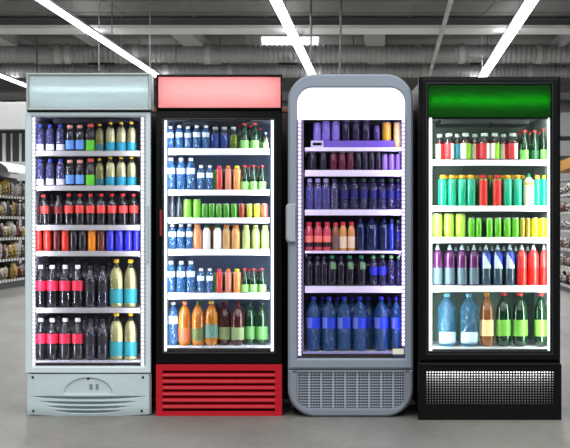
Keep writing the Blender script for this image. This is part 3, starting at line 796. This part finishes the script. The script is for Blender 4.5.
# ------------------------------------------------------------------ drinks
B = {}   # specs
def S(key, desc, **k): B[key] = dict(desc=desc, **k)
wl = mat('label_white', (222,222,232), .6)
colaL = P('cola_liquid', (12,5,7), .12); lem = P('lemonade_liquid', (252,248,182), .3); olive = P('olive_liquid', (166,164,54), .3)
teal_l = mat('label_teal', (10,134,162), .5); teal_d = mat('label_dark_teal', (8,88,96), .5)
blue_l = mat('label_sky_blue', (96,150,226), .5); green_l = mat('label_bright_green', (88,196,24), .5)
yellow = mat('cap_yellow', (238,200,40), .4); pinkc = mat('cap_salmon', (240,170,150), .4); orc = mat('cap_orange_red', (236,96,70), .4)
redc = mat('cap_red', (214,44,52), .4); redL = mat('label_coral_red', (222,64,56), .45); crim = mat('label_crimson', (226,36,74), .45)
whc = mat('cap_white', (240,240,240), .4); bluec = mat('cap_blue', (48,70,200), .4); gold = mat('cap_gold', (226,164,36), .4)
S('w1', 'clear water bottle with blue cap', body=WATERL, cap=bluec, label=([wl],.04,.26), cat='bottle', name='water_bottle')
S('dk1', 'dark soda bottle, blue label, pale cap', body=CLEAR, liquid=(colaL,.74), cap=pinkc, label=([blue_l],.08,.42), name='soda_bottle')
S('gr1', 'soda bottle with bright green label', body=CLEAR, liquid=(P('pale_brown_liquid',(110,80,84),.2),.55), cap=orc, label=([green_l],.03,.40), name='soda_bottle')
S('ol1', 'olive drink bottle with yellow cap', body=CLEAR, liquid=(olive,.84), cap=yellow, label=([teal_d],.03,.26), name='juice_bottle')
S('lem', 'lemonade bottle with teal base', body=CLEAR, liquid=(lem,.80), cap=yellow, label=([teal_l],.03,.31), name='lemonade_bottle')
S('cola', 'cola bottle with red band', body=CLEAR, liquid=(colaL,.74), cap=redc, label=([redL],.38,.62), name='cola_bottle')
S('colatilt', 'leaning cola bottle with red band', body=CLEAR, liquid=(colaL,.74), cap=redc, label=([redL],.38,.62), name='cola_bottle')
S('colad', 'plain dark cola bottle', body=shell('dark_plastic',(60,50,60),(30,26,34),.5,.9), liquid=(colaL,.7), cap=mat('cap_dark',(28,20,24),.4), label=([mat('label_dark_red',(110,16,18),.5)],.38,.62), name='cola_bottle')
def can(key, desc, c, rough=.28, lid=None, **k): S(key, desc, body=P('can_'+key, c, rough, metal=.15), cat='can', name='drink_can', **({'cap': lid} if lid else {}), **k)
can('cr', 'bright red can', (214,48,34)); can('cdr', 'dark red can', (84,12,12)); can('cbk', 'black can', (22,18,26)); can('cor', 'orange can', (240,138,20))
can('cbr', 'brown can', (96,36,16)); can('cbl', 'royal blue can', (44,44,200))
S('bcola', 'large cola bottle, crimson label, white cap', body=CLEAR, liquid=(colaL,.66), cap=whc, label=([crim],.40,.63), name='cola_bottle')
S('bdark', 'large dark bottle with black label', body=shell('grey_plastic',(150,150,165),(70,68,90),.3,.85), liquid=(colaL,.74), cap=mat('cap_black',(20,18,26),.4), label=([mat('label_black',(16,14,20),.6)],.38,.60), name='cola_bottle')
S('blem', 'large lemonade bottle with teal label', body=CLEAR, liquid=(P('lemonade_deep',(254,250,172),.3),.82), cap=yellow, label=([mat('label_sea_teal',(32,140,148),.5)],.09,.39), name='lemonade_bottle')

W = W_NAME
def sh12(base, k):
    r = [(40,7.6,base-26.5,'water',B['w1']), (50,8.2,base-26.5,'water',B['w1']), (60.5,8.2,base-26.5,'water',B['w1']),
         (70,8.8,base-25.8,'wide',B['dk1']), (80,8.8,base-25.8,'wide',B['dk1']), (90.5,9.6,base-27.2,'wide',B['gr1']),
         (99.6,9,base-27.2,'round',B['ol1']), (110.4,9.8,base-29,'round',B['lem']), (121.2,9.8,base-29,'round',B['lem']), (131.6,9.4,base-29,'round',B['lem'])]
    fill_shelf(W, k, D, base, r)
sh12(151, 0); sh12(185.7, 1)
r = [(46.5,9,194,'contour',B['colatilt'],0,{'tilt':-.10})] + [(x,9,193.5,'contour',B['cola']) for x in (69,80,90.5,101.3,112,123,133.6)]
r += [(x,8.6,195,'contour',B['colad'],.12) for x in (40.5,52,61,75,86,97,108,119,130)]
r += [(58.5,8.6,195,'contour',B['colad'],.0)]
fill_shelf(W, 2, D, 225.2, r)
r = [(38.4,6.6,228.4,'can',B['cr']), (47.4,8.4,228.4,'can',B['cr']), (56.6,7.4,228.4,'can',B['cdr']), (65.4,7.6,228.4,'can',B['cr']), (73.8,7.6,228.4,'can',B['cbk']),
     (82.6,8.2,228.4,'can',B['cbk']), (92,8.4,228.4,'can',B['cor']), (101.2,8,228.4,'can',B['cbr']), (110.2,8,228.4,'can',B['cbl']), (119.4,8,228.4,'can',B['cbl']), (128.4,8,228.4,'can',B['cbl']), (136.6,6.4,228.4,'can',B['cbl'])]
fill_shelf(W, 3, D, 251.3, r)
def big1(base, k):
    r = [(40.6,10.6,base-43,'cola',B['bcola']), (52.4,11.4,base-43,'cola',B['bcola']), (65.2,11.4,base-43,'cola',B['bcola']), (77.8,11.4,base-43,'cola',B['bcola']),
         (90.4,10.6,base-42,'cola',B['bdark']), (102.8,10.6,base-42,'cola',B['bdark']), (116.4,13.8,base-48.6,'round',B['blem']), (130.6,13.4,base-48.6,'round',B['blem'])]
    r += [(x,10.6,base-45,'cola',B['bdark'],.14) for x in (46.5,59,72,84.5,97,109.5)]
    fill_shelf(W, k, D, base, r)
big1(308, 4); big1(361, 5)

# fridge 2
W = R_NAME
S('wb', 'blue water bottle with white cap', body=WATERP, cap=whc, label=([mat('label_pale',(214,226,240),.6)],.50,.70), name='water_bottle', paper=True)
S('wt', 'tall blue water bottle with white cap', body=WATERP, cap=whc, label=([mat('label_pale',(214,226,240),.6)],.50,.68), name='water_bottle', paper=True)
S('bd', 'deep blue drink with clear cap', body=CLEAR, liquid=(P('blue_liquid',(6,84,220),.2),.66), cap=mat('cap_clear_grey',(196,200,196),.3), name='soft_drink_bottle')
S('gy', 'yellow-green drink with clear cap', body=CLEAR, liquid=(P('yellow_green_liquid',(170,200,44),.25),.64), cap=mat('cap_clear_grey',(196,200,196),.3), name='soft_drink_bottle')
lg = mat('label_light_green', (140,206,110), .5)
S('beer', 'green glass bottle with red cap', body=GREENG, cap=mat('cap_crown_red',(205,50,50),.35), label=([lg],.03,.34), liquid=(P('dark_green_liquid',(8,48,24),.1),.72), name='beer_bottle')
S('sm', 'small pale bottle with white cap', body=CLEAR, cap=whc, liquid=(P('pale_yellow_liquid',(205,214,150),.3),.6), label=([mat('label_pale_yellow',(226,240,176),.5)],.03,.36), name='soft_drink_bottle')
def stb(key, desc, c, cap, **k): S(key, desc, body=P('bottle_'+key, c, .3), cap=cap, name='aluminium_bottle', **k)
stb('pr', 'red straight bottle with pink cap', (190,52,44), mat('cap_pink',(206,60,90),.4))
stb('po', 'copper straight bottle with orange cap', (196,118,90), mat('cap_orange',(220,128,60),.4))
stb('py', 'orange straight bottle with yellow cap', (220,140,72), mat('cap_sun_yellow',(236,206,60),.4))
r = [(170.6,6.8,126.2,'water',B['wb']), (179.4,7.6,125.4,'water',B['wb']), (188,7.2,126.4,'water',B['wb']), (196.8,8,125.4,'water',B['wb']), (206,7.6,125.6,'water',B['wb']),
     (215.2,8.2,127,'wide',B['bd']), (224.2,8.2,127,'wide',B['bd']), (233.4,8,127,'wide',B['gy']), (244.4,8.8,123.4,'beer',B['beer']), (254.8,8.8,123.4,'beer',B['beer']), (266,5.4,132.6,'round',B['sm']),
     (239.6,7.4,126,'beer',B['beer'],.1), (250,7.4,126,'beer',B['beer'],.1), (260,7.4,128,'beer',B['beer'],.1)]
fill_shelf(W, 0, D, 148.5, r)
def sh25(base, k):
    r = [(171,9,base-32,'water',B['wt']), (181.2,9.2,base-32,'water',B['wt']), (191,8.8,base-32,'water',B['wt']), (201,7.6,base-24.5,'water',B['wb']), (209.8,7.2,base-24.5,'water',B['wb']),
         (219.4,6.6,base-24.2,'straight',B['pr']), (228.2,6.6,base-24.2,'straight',B['po']), (237,7.8,base-24.2,'straight',B['py']),
         (244.6,7.6,base-24.8,'beer',B['beer']), (253.4,7.6,base-24.8,'beer',B['beer']), (262.4,7.6,base-24.8,'beer',B['beer']),
         (215.4,5,base-20,'can',B['gcan'],.04), (232.6,6,base-20,'can',B['dgcan'],.11), (223.6,6,base-20,'can',B['dgcan'],.11), (249,7,base-23.5,'beer',B['beer'],.1), (258,7,base-23.5,'beer',B['beer'],.1)]
    fill_shelf(W, k, D, base, r)
can('gcan', 'green can', (84,170,52)); can('dgcan', 'dark green can', (14,52,26)); can('tg', 'tall light green can', (120,196,56)); can('mg', 'short mid green can', (64,146,26))
can('rb', 'rust red can', (150,56,30)); can('yg', 'yellow-green can', (176,188,56)); can('ye', 'yellow can', (222,214,50)); can('pk', 'coral pink can', (220,104,84))
sh25(189.9, 1)
S('db', 'dark grey bottle', body=P('dark_bottle',(52,56,66),.3), cap=mat('cap_dark_grey',(60,64,72),.4), name='beer_bottle')
r = [(172.6,6.4,195.5,'beer',B['db']), (179.4,6.4,195.5,'beer',B['db']), (187.6,8.4,199.2,'can',B['tg']), (197,8.2,199.2,'can',B['tg'])]
r += [(x,6.8,203.6,'can',B['mg']) for x in (204.8,211.8,219,226.4,234)]
r += [(241.6,6.2,203.6,'can',B['rb']), (249.4,5.8,203.6,'can',B['yg']), (257,6.6,203.6,'can',B['ye']), (264.6,6.8,203.6,'can',B['pk'])]
r += [(x,6.6,204.2,'can',B['dgcan'],.1) for x in (208,215.4,222.8,230.4,237.6,245.4,253.2,261)]
fill_shelf(W, 2, D, 217.8, r)
S('ob', 'peach juice bottle', body=P('bottle_peach',(222,142,92),.35), cap=mat('cap_peach',(230,150,100),.4), name='juice_bottle')
S('wh', 'white bottle with green cap', body=P('bottle_milk',(232,228,220),.35), cap=mat('cap_forest',(20,96,56),.4), name='milk_bottle')
S('ta', 'tan juice bottle', body=P('bottle_tan',(186,146,88),.35), cap=mat('cap_tan',(196,120,50),.4), name='juice_bottle')
S('oa', 'amber juice bottle', body=P('bottle_amber',(216,156,88),.35), cap=mat('cap_tan',(196,120,50),.4), name='juice_bottle')
S('lgb', 'pale green juice bottle', body=P('bottle_pale_green',(172,192,108),.35), cap=mat('cap_pale_green',(196,206,120),.4), name='juice_bottle')
r = [(172.4,8.4,224.2,'water',B['wb']), (181.2,8.4,224.2,'water',B['wb']), (189.6,7.4,224.2,'water',B['wb']), (197.6,9.4,224.4,'wide',B['ob']),
     (206.6,8,224.8,'wide',B['wh']), (217.6,8.6,224.8,'wide',B['wh']), (226.4,8.2,224.6,'wide',B['ta']), (235.6,9,224.6,'wide',B['oa']),
     (246,8.2,225,'wide',B['lgb']), (255.6,8.2,225,'wide',B['lgb']), (265,8.4,225,'wide',B['lgb']), (211.6,7.6,226,'wide',B['ta'],.1), (231,7.6,226,'wide',B['db'],.1)]
fill_shelf(W, 3, D, 249.2, r)
sh25(293, 4)
S('o1', 'large orange soda bottle', body=shell('amber_shell',(255,220,170),(236,150,40),.25,.7), liquid=(P('orange_liquid',(238,146,20),.2),.88), cap=mat('cap_orange',(220,128,60),.4), label=([mat('label_rust',(196,98,54),.5)],.12,.40), name='soda_bottle')
S('o2', 'large golden soda bottle, olive label', body=shell('amber_shell',(255,220,170),(236,150,40),.25,.7), liquid=(P('golden_liquid',(222,160,24),.2),.88), cap=mat('cap_moss',(70,110,40),.4), label=([mat('label_olive',(96,112,60),.5)],.12,.40), name='soda_bottle')
S('o3', 'large yellow soda bottle, grey-green label', body=shell('amber_shell',(255,220,170),(236,150,40),.25,.7), liquid=(P('mustard_liquid',(200,164,40),.2),.88), cap=mat('cap_mustard',(206,170,60),.4), label=([mat('label_grey_teal',(84,124,112),.5)],.18,.48), name='soda_bottle')
S('r1', 'large dark red soda bottle', body=shell('red_shell',(170,80,60),(96,26,18),.3,.8), liquid=(P('dark_red_liquid',(66,14,10),.15),.82), cap=mat('cap_maroon',(90,20,18),.4), label=([mat('label_sage',(126,146,96),.5)],.14,.42), name='soda_bottle')
S('g1', 'large green bottle with green label', body=GREENG, liquid=(P('dark_green_liquid',(8,48,24),.1),.7), cap=mat('cap_deep_green',(10,60,34),.4), label=([mat('label_mid_green',(84,140,70),.5)],.14,.44), name='soda_bottle')
r = [(173.4,10,302,'big',B['wt'],.02), (184.8,12.8,301.4,'big',B['o1']), (198,13,301.4,'big',B['o2']), (211.2,13.2,301,'big',B['o3']), (224.8,12.6,301.6,'big',B['r1'],.03),
     (237.8,12.8,301.8,'big',B['r1'],.0), (250,11.6,302,'big',B['g1'],.05), (262,12.8,302,'big',B['g1'],.03), (217.5,11,304,'big',B['r1'],.14), (243.6,11,304,'big',B['g1'],.14)]
fill_shelf(W, 5, D, 346.5, r)

# fridge 3
W = G_NAME
can('pu', 'light purple can', (150,130,222)); can('pd', 'near-black purple can', (34,26,60)); can('pm', 'dim purple can', (80,60,130)); can('ay', 'amber yellow can', (240,184,40)); can('pyl', 'pale yellow can', (238,214,130))
can('nb', 'black can with silver glints', (24,20,34)); can('wr', 'wine red can', (96,16,44)); can('li', 'lilac can', (150,120,190))
# tray standing on the top shelf
ysh = d3+.12
tx0, tx1 = X(311,ysh), X(394,ysh)
tr = thing('drinks_tray', (X(352,ysh), ysh+.06, Z(147.5,ysh)+.001), 'purple tray under the cans on top shelf of grey refrigerator', 'tray')
m = MB(); zt0, zt1 = Z(147.5,ysh)+.001, Z(140.4,ysh)
m.box(X(323.5,ysh), tx1, ysh+.018, ysh+.16, zt0, zt1); part('tray_body', m, mat('tray_purple', (112,84,196), .4), tr, .003)
m = MB(); frame(m, (tx0, X(323.5,ysh), zt0, zt1), (tx0+.012, X(321.8,ysh), zt0+.012, zt1-.012), ysh+.016, ysh+.16, b=.001, bi=.001); part('tray_end', m, mat('tray_white', (214,204,236), .4), tr)
def tray_row(rows):
    fill_shelf(W, 0, d3, 140.3, rows)
made_tray = [(317.2,8,123,'can',B['pu']), (326,8.8,121.2,'can',B['pu']), (335.8,8.6,121.6,'can',B['pu']), (346,8.4,121,'can',B['pd']), (356,8.4,121,'can',B['pd']), (366,8.4,121,'can',B['pd']), (376.8,6.4,126,'can',B['pm']), (386.6,9,122.2,'can',B['ay'])]
tray_row(made_tray)
fill_shelf(W, 0, d3, 147.4, [(399.0-1.8,7.4,122,'can',B['pyl'])])
r = [(312.4,9.6,152.6,'can',B['nb']), (323.2,7.4,152.6,'can',B['nb']), (333.4,7.8,152.6,'can',B['wr']), (342,7.8,152.6,'can',B['wr']), (350.4,7.8,152.6,'can',B['wr'])]
r += [(x,6.4,153,'can',B['nb']) for x in (358.4,365,371.6,378.2)] + [(384.8,5.8,154,'can',B['li']), (391.6,6,154,'can',B['li']), (398,5,154,'can',B['li'])]
fill_shelf(W, 1, d3, 170.2, r)
S('bl3', 'blue bottle with clear neck', body=shell('violet_clear',(210,205,235),(150,145,200),.2,.8), liquid=(P('azure_liquid',(44,88,204),.2),.72), cap=mat('cap_lilac',(196,186,226),.4), name='soft_drink_bottle')
S('db3', 'dark blue bottle', body=shell('violet_clear',(210,205,235),(150,145,200),.2,.8), liquid=(P('navy_liquid',(14,16,52),.2),.72), cap=mat('cap_dusk',(60,56,90),.4), name='soft_drink_bottle')
S('cl3', 'clear bottle with navy band', body=shell('smoky_violet',(120,118,165),(60,58,110),.25,.8,.9,.08), cap=mat('cap_dim_green',(50,84,60),.4), label=([mat('label_navy',(16,20,96),.45)],.36,.62), name='soft_drink_bottle')
r = [(309.6,7.6,178.6,'straight' and 'wide',B['bl3']), (317.8,8,178.6,'wide',B['bl3']), (326,8,178.6,'wide',B['bl3']), (334.4,7.4,179,'wide',B['db3'])]
r += [(x,8.6,178.6,'water',B['cl3']) for x in (344.4,354,363.6,373,382.2,391.2)] + [(398.2,5.6,179,'water',B['cl3'])]
r += [(x,8,180,'wide',B['db3'],.12) for x in (339.5,349,358.8,368.4,377.6)]
fill_shelf(W, 2, d3, 209.8, r)
S('rd3', 'red drink bottle with dark band', body=P('bottle_rose',(206,70,84),.25), cap=mat('cap_red_pink',(220,40,60),.4), label=([mat('label_salmon',(255,130,110),.5)],.3,.52), band=([mat('band_dark',(40,8,16),.5)],.14,.3), name='soft_drink_bottle')
S('am3', 'amber drink bottle with cream label', body=P('bottle_honey',(216,150,80),.25), cap=mat('cap_red_pink',(220,40,60),.4), label=([mat('label_cream',(240,212,178),.5)],.1,.5), name='soft_drink_bottle')
S('ad3', 'dim amber bottle with brown label', body=P('bottle_dim_amber',(140,88,50),.3), cap=mat('cap_red_pink',(220,40,60),.4), label=([mat('label_dim',(112,90,82),.5)],.1,.5), name='soft_drink_bottle')
navy_g = shell('navy_glass', (40,80,130), (16,44,92), .5, .95)
S('nv3', 'large dark blue glass bottle', body=navy_g, cap=mat('cap_navy',(20,40,90),.4), liquid=(P('deep_teal_liquid',(6,34,60),.15),.8), name='glass_bottle')
S('nl3', 'slim bright blue bottle', body=shell('bright_blue_shell',(90,130,230),(40,80,200),.4,.9), cap=mat('cap_navy',(20,40,90),.4), name='glass_bottle')
r = [(309,8.4,222,'wide',B['rd3']), (318.2,8.4,222,'wide',B['rd3']), (327.2,8.4,222,'wide',B['rd3']), (335.6,7.4,222.6,'wide',B['ad3']), (343,7.8,222,'wide',B['am3']), (351.4,7.6,222,'wide',B['am3']),
     (360.4,8.4,218,'sport',B['nv3']), (371.6,13.4,218,'sport',B['nv3']), (384,9.6,218,'sport',B['nv3']), (391.6,5.6,219,'wide',B['nl3']), (398,6,220,'water',B['cl3'])]
fill_shelf(W, 3, d3, 251, r)
S('gt3', 'dark bottle with green cap and tag', body=shell('smoky_brown',(70,62,70),(50,44,56),.45,.85), cap=mat('cap_leaf',(50,176,116),.4), liquid=(colaL,.6), tagged=mat('tag_green',(110,150,100),.5), name='soft_drink_bottle')
S('dk3', 'dark plain soft drink bottle', body=shell('smoky_brown',(70,62,70),(50,44,56),.45,.85), cap=mat('cap_dusk',(60,56,90),.4), liquid=(colaL,.6), name='soft_drink_bottle')
S('cb3', 'clear bottle with blue label, green cap', body=shell('smoky_violet',(120,118,165),(60,58,110),.25,.8,.9,.08), cap=mat('cap_lime',(120,200,110),.4), label=([mat('label_blue',(44,52,190),.45)],.36,.62), name='soft_drink_bottle')
S('cc3', 'clear bottle without label', body=shell('smoky_violet',(120,118,165),(60,58,110),.25,.8,.9,.08), cap=mat('cap_lime',(120,200,110),.4), name='soft_drink_bottle')
r = [(309,8.6,256,'water',B['dk3']), (317.6,7.6,256,'water',B['dk3']), (332,9.2,255.4,'water',B['gt3']), (324,7,256,'water',B['dk3']), (341,7.2,256,'water',B['dk3']), (349.6,9,255.4,'water',B['gt3']), (361.4,9.2,255.4,'water',B['gt3']),
     (373.4,8,255.6,'water',B['cb3']), (382.4,8.2,255,'water',B['cb3']), (391.2,8,255.4,'water',B['cc3']), (398.4,5.4,256,'water',B['cc3'])]
r += [(x,8,257,'water',B['dk3'],.12) for x in (314,328,337,345,355.6,367.6,378)]
fill_shelf(W, 4, d3, 286.2, r)
S('bb3', 'large blue water bottle, striped label', body=shell('cyan_crinkle',(24,160,215),(0,104,166),.3,.8,1.0,.07), liquid=(P('petrol_liquid',(4,92,116),.2),.46), cap=mat('cap_violet_blue',(56,40,190),.4), label=([mat('label_cobalt',(110,130,216),.4), mat('label_cobalt_b',(24,64,206),.4)],.42,.62), split=-.3, band=([mat('label_pale_blue',(140,160,220),.4)],.5,.5001), name='water_bottle')
B['bb3'].pop('band')
r = [(x,14.2,296.6,'pet2',B['bb3']) for x in (313.6,329,344.2,359.6,381.2)] + [(396.2,10,297,'pet2',B['bb3'],.01)]
r += [(x,12,297,'pet2',B['bb3'],.15) for x in (322,337,352,368,389)]
fill_shelf(W, 5, d3, 352, r)

# fridge 4
W = B_NAME
rl = mat('label_poppy', (206,48,56), .45); cl_ = mat('label_paper_white', (238,236,222), .5); li_ = mat('label_lime', (130,200,20), .45); be = mat('label_beige', (196,190,160), .5); te = mat('label_teal_blue', (28,120,138), .45)
rosy = P('rosy_liquid', (140,40,30), .25); capc = mat('cap_frosted', (200,214,206), .3)
def two(key, desc, a, b, sp=0): S(key, desc, body=CLEAR, liquid=(rosy,.70), cap=capc, label=([a, b],.06,.62), split=sp, name='juice_bottle')
two('rw', 'juice bottle with red-white label', rl, cl_, .25); two('wg', 'juice bottle with white-lime label', cl_, li_, -.1); two('br', 'juice bottle with beige-red label', be, rl, .1)
S('tl', 'juice bottle with teal label', body=CLEAR, liquid=(rosy,.70), cap=capc, label=([te],.06,.62), name='juice_bottle')
S('bg', 'dark green bottle, red cap', body=GREENG, cap=mat('cap_crown_red',(205,50,50),.35), label=([mat('label_spring_green',(110,196,84),.5)],.03,.34), liquid=(P('black_green_liquid',(4,24,14),.1),.72), name='beer_bottle')
S('bgd', 'dark green bottle, dark label', body=GREENG, cap=mat('cap_crown_red',(205,50,50),.35), label=([mat('label_pine',(22,76,48),.5)],.03,.34), liquid=(P('black_green_liquid',(4,24,14),.1),.72), name='beer_bottle')
r = [(449,10.6,133.2,'wide',B['rw']), (465.8,10.6,133.2,'wide',B['wg']), (484.6,11,133.2,'wide',B['rw']), (494.8,9.4,133.2,'wide',B['wg']), (512.6,10.8,133.2,'wide',B['rw']),
     (439.6,8.6,134.2,'wide',B['br'],.02), (457.2,7.4,134.2,'wide',B['tl'],.02), (474.8,8.2,134.2,'wide',B['br'],.02), (503.6,8.2,134.2,'wide',B['br'],.02),
     (524.2,8.8,130,'beer',B['bg']), (534.4,8.8,130.4,'beer',B['bgd']), (543.6,6.8,128.8,'beer',B['bg'],.02), (519.5,7.6,132,'beer',B['bgd'],.12), (529.4,7.6,132,'beer',B['bgd'],.12), (539.4,7.6,132,'beer',B['bgd'],.12)]
fill_shelf(W, 0, d4, 159.9, r)
S('tc', 'teal bottle with gold cap', body=P('bottle_teal',(0,158,120),.3), cap=gold, name='aluminium_bottle')
S('rg', 'red and green bottle with red cap', body=P('bottle_olive_green',(104,150,60),.3), cap=mat('cap_ruby',(196,24,36),.35), label=([mat('label_pure_red',(204,32,26),.4)],.02,.83), paper=True, name='aluminium_bottle')
S('wc', 'creamy white bottle, green cap', body=P('bottle_cream',(244,226,200),.35), cap=mat('cap_green_stem',(30,150,80),.4), label=([mat('label_orange_spot',(236,170,40),.5)],.64,.72), paper=True, name='milk_bottle')
S('tcd', 'green bottle with gold cap', body=P('bottle_dark_green',(6,86,48),.3), cap=gold, name='aluminium_bottle')
r = [(x,w_,175,'straight',B['tc']) for x, w_ in ((442.6,9),(452,9.2),(462,9.2),(471,9.2),(507.6,9.2),(517.4,9),(537.2,7.6),(544,6.4))]
r += [(483.2,8.6,175,'straight',B['rg']), (497,9,175,'straight',B['rg']), (528.6,10.4,173.4,'sport',B['wc'])]
r += [(x,8.6,175.4,'straight',B['tcd'],.1) for x in (446.8,456.8,466.6,477.2,490.2,503,512.4,522.4)]
fill_shelf(W, 1, d4, 205.9, r)
can('lt', 'tall lime can', (176,222,76)); can('gs', 'short bright green can', (88,182,28)); can('go', 'short olive can', (150,132,24)); can('ys', 'short bright yellow can', (236,226,30)); can('dd', 'dark green can', (16,60,20))
r = [(437.4,10,213.6,'can',B['lt']), (449,10,213.6,'can',B['lt']), (460.6,9.8,213.6,'can',B['lt']), (471.4,7,217.8,'can',B['gs']), (478.6,6.2,217.8,'can',B['gs']), (489.4,7,217.8,'can',B['gs']), (497.8,7.4,217.8,'can',B['gs']), (507,7.8,217.8,'can',B['gs']), (515.4,7.2,217.8,'can',B['gs']),
     (522.2,5.2,217.8,'can',B['go']), (527.8,5.2,217.8,'can',B['go']), (534.8,7.6,217.8,'can',B['ys']), (543,7.8,217.8,'can',B['ys'])]
r += [(x,7,218,'can',B['dd'],.1) for x in (475.5,483.8,493.4,502.4,511.4)]
fill_shelf(W, 2, d4, 237.3, r)
frost = mat('cap_frost_blue', (190,214,226), .3)
S('pg', 'purple and grey sports bottle', body=P('bottle_purple',(80,20,82),.3), cap=frost, label=([mat('sleeve_slate',(88,110,124),.35)],.03,.44), name='sports_drink_bottle')
S('bw', 'blue sports bottle with white slash', body=P('bottle_slate',(40,66,84),.3), cap=frost, label=([mat('slash_blue',(16,52,178),.35), mat('slash_pale',(196,210,206),.4)],.42,.84), slant=True, name='sports_drink_bottle')
S('rs', 'red sports bottle with white cap', body=P('bottle_red_pink',(200,50,50),.3), cap=whc, label=([mat('sleeve_red',(214,22,14),.35)],.03,.44), name='sports_drink_bottle')
S('nb4', 'dark blue bottle', body=P('bottle_ink',(14,24,70),.3), cap=frost, name='sports_drink_bottle')
r = [(x,10.4,245,'sport',B['pg']) for x in (437.6,449.8,462.2,474)] + [(x,10.2,245,'sport',B['bw']) for x in (486,497.6,509.6)] + [(521.8,10.4,245,'sport',B['rs']), (533.4,11,245,'sport',B['rs']), (543.8,7.4,245,'sport',B['rs'])]
r += [(x,9,246.4,'sport',B['nb4'],.12) for x in (455.8,468,480.2,492,503.6,515.6,527.6)]
fill_shelf(W, 3, d4, 285.8, r)
S('wl', 'large clear blue water bottle', body=shell('aqua_crinkle',(150,208,230),(64,144,192),.22,.75,1.0,.07), cap=mat('cap_light_blue',(120,190,226),.4), label=([mat('label_ice',(200,226,238),.5)],.07,.28), paper=True, name='water_bottle')
S('am4', 'large amber bottle with cream label', body=shell('amber_glass',(220,170,100),(176,112,50),.4,.9), cap=mat('cap_amber',(226,150,40),.4), label=([mat('label_warm_cream',(240,206,150),.5)],.2,.5), liquid=(P('amber_liquid',(170,112,48),.2),.7), name='soda_bottle')
S('gg4', 'large dark green bottle', body=GREENG, cap=mat('cap_red',(214,44,52),.4), label=([mat('label_leaf_green',(108,176,60),.5)],.2,.5), liquid=(P('black_green_liquid',(4,24,14),.1),.66), name='soda_bottle')
r = [(447,18.6,293.6,'pet2',B['wl']), (469,18.6,293.6,'pet2',B['wl']), (486.8,13.8,292.8,'big',B['am4'],.01), (503.4,15.4,292.6,'big',B['gg4'],.01), (520,15,292.8,'big',B['gg4']), (541,13.4,292.6,'big',B['gg4'],.0)]
fill_shelf(W, 5, d4, 347.5, r)

# ------------------------------------------------------------------ light and camera
w = bpy.data.worlds.new('hall_ambience'); scn.world = w; w.use_nodes = True
N = w.node_tree.nodes; L = w.node_tree.links; bg = N['Background']
tc = N.new('ShaderNodeTexCoord'); sp_ = N.new('ShaderNodeSeparateXYZ'); cr = N.new('ShaderNodeValToRGB')
L.new(tc.outputs['Generated'], sp_.inputs[0]); mr = N.new('ShaderNodeMapRange'); mr.inputs['From Min'].default_value = -1
L.new(sp_.outputs['Z'], mr.inputs['Value']); L.new(mr.outputs[0], cr.inputs['Fac']); L.new(cr.outputs[0], bg.inputs['Color'])
e = cr.color_ramp.elements; e[0].position = .0; e[0].color = (.12,.12,.12,1); e[1].position = 1; e[1].color = (1,1,1,1)
q = e.new(.5); q.color = (.09,.095,.10,1); q = e.new(.62); q.color = (.16,.165,.175,1); q = e.new(.74); q.color = (.95,.97,1,1)
bg.inputs['Strength'].default_value = 1.1
# unseen fill added above the near aisle to light the refrigerator fronts
for x in (-4.2, -1.2, 1.8, 4.8):
    area('aisle_fill', (x, 2.2, 4.8), (math.radians(40),0,0), .3, 7, 122, (250,252,255))
for y in (30, 36, 42, 48):
    for x in (-13.09, -7.776, -2.491, 3.302, 9):
        area('hall_lamp', (x+SK*y, y, H+5.05), (0,0,0), .3, 5, 205)
        area('ceiling_fill', (x+SK*y, y, H+5.2), (PI,0,0), .3, 5, 12)  # upward fill added to brighten the ceiling deck
for x in (-12, 0, 12):
    area('far_wall_fill', (x, 62, H+4.9), (math.radians(35),0,0), 8, .3, 420)  # unseen fill added to brighten the far wall
for x, y in ((-4.3, 24.5), (2.6, 21.5)):
    area('gondola_fill', (x, y, 4.6), (0, math.radians(22 if x < 0 else -22), 0), .3, 4, 130)  # unseen fill added to brighten the shelf units on both sides
cam = bpy.data.cameras.new('camera'); co = bpy.data.objects.new('camera', cam); col.objects.link(co)
co.location = (0, 0, H); co.rotation_euler = (PI/2, 0, 0)
cam.sensor_width = 36; cam.lens = F/570*36; cam.shift_y = 2/570; cam.clip_end = 200
scn.camera = co
scn.cycles.transparent_max_bounces = 32; scn.cycles.max_bounces = 8
scn.view_settings.view_transform = 'Standard'; scn.view_settings.look = 'None'; scn.view_settings.gamma = 1; scn.view_settings.exposure = 0
scn.view_settings.use_curve_mapping = False
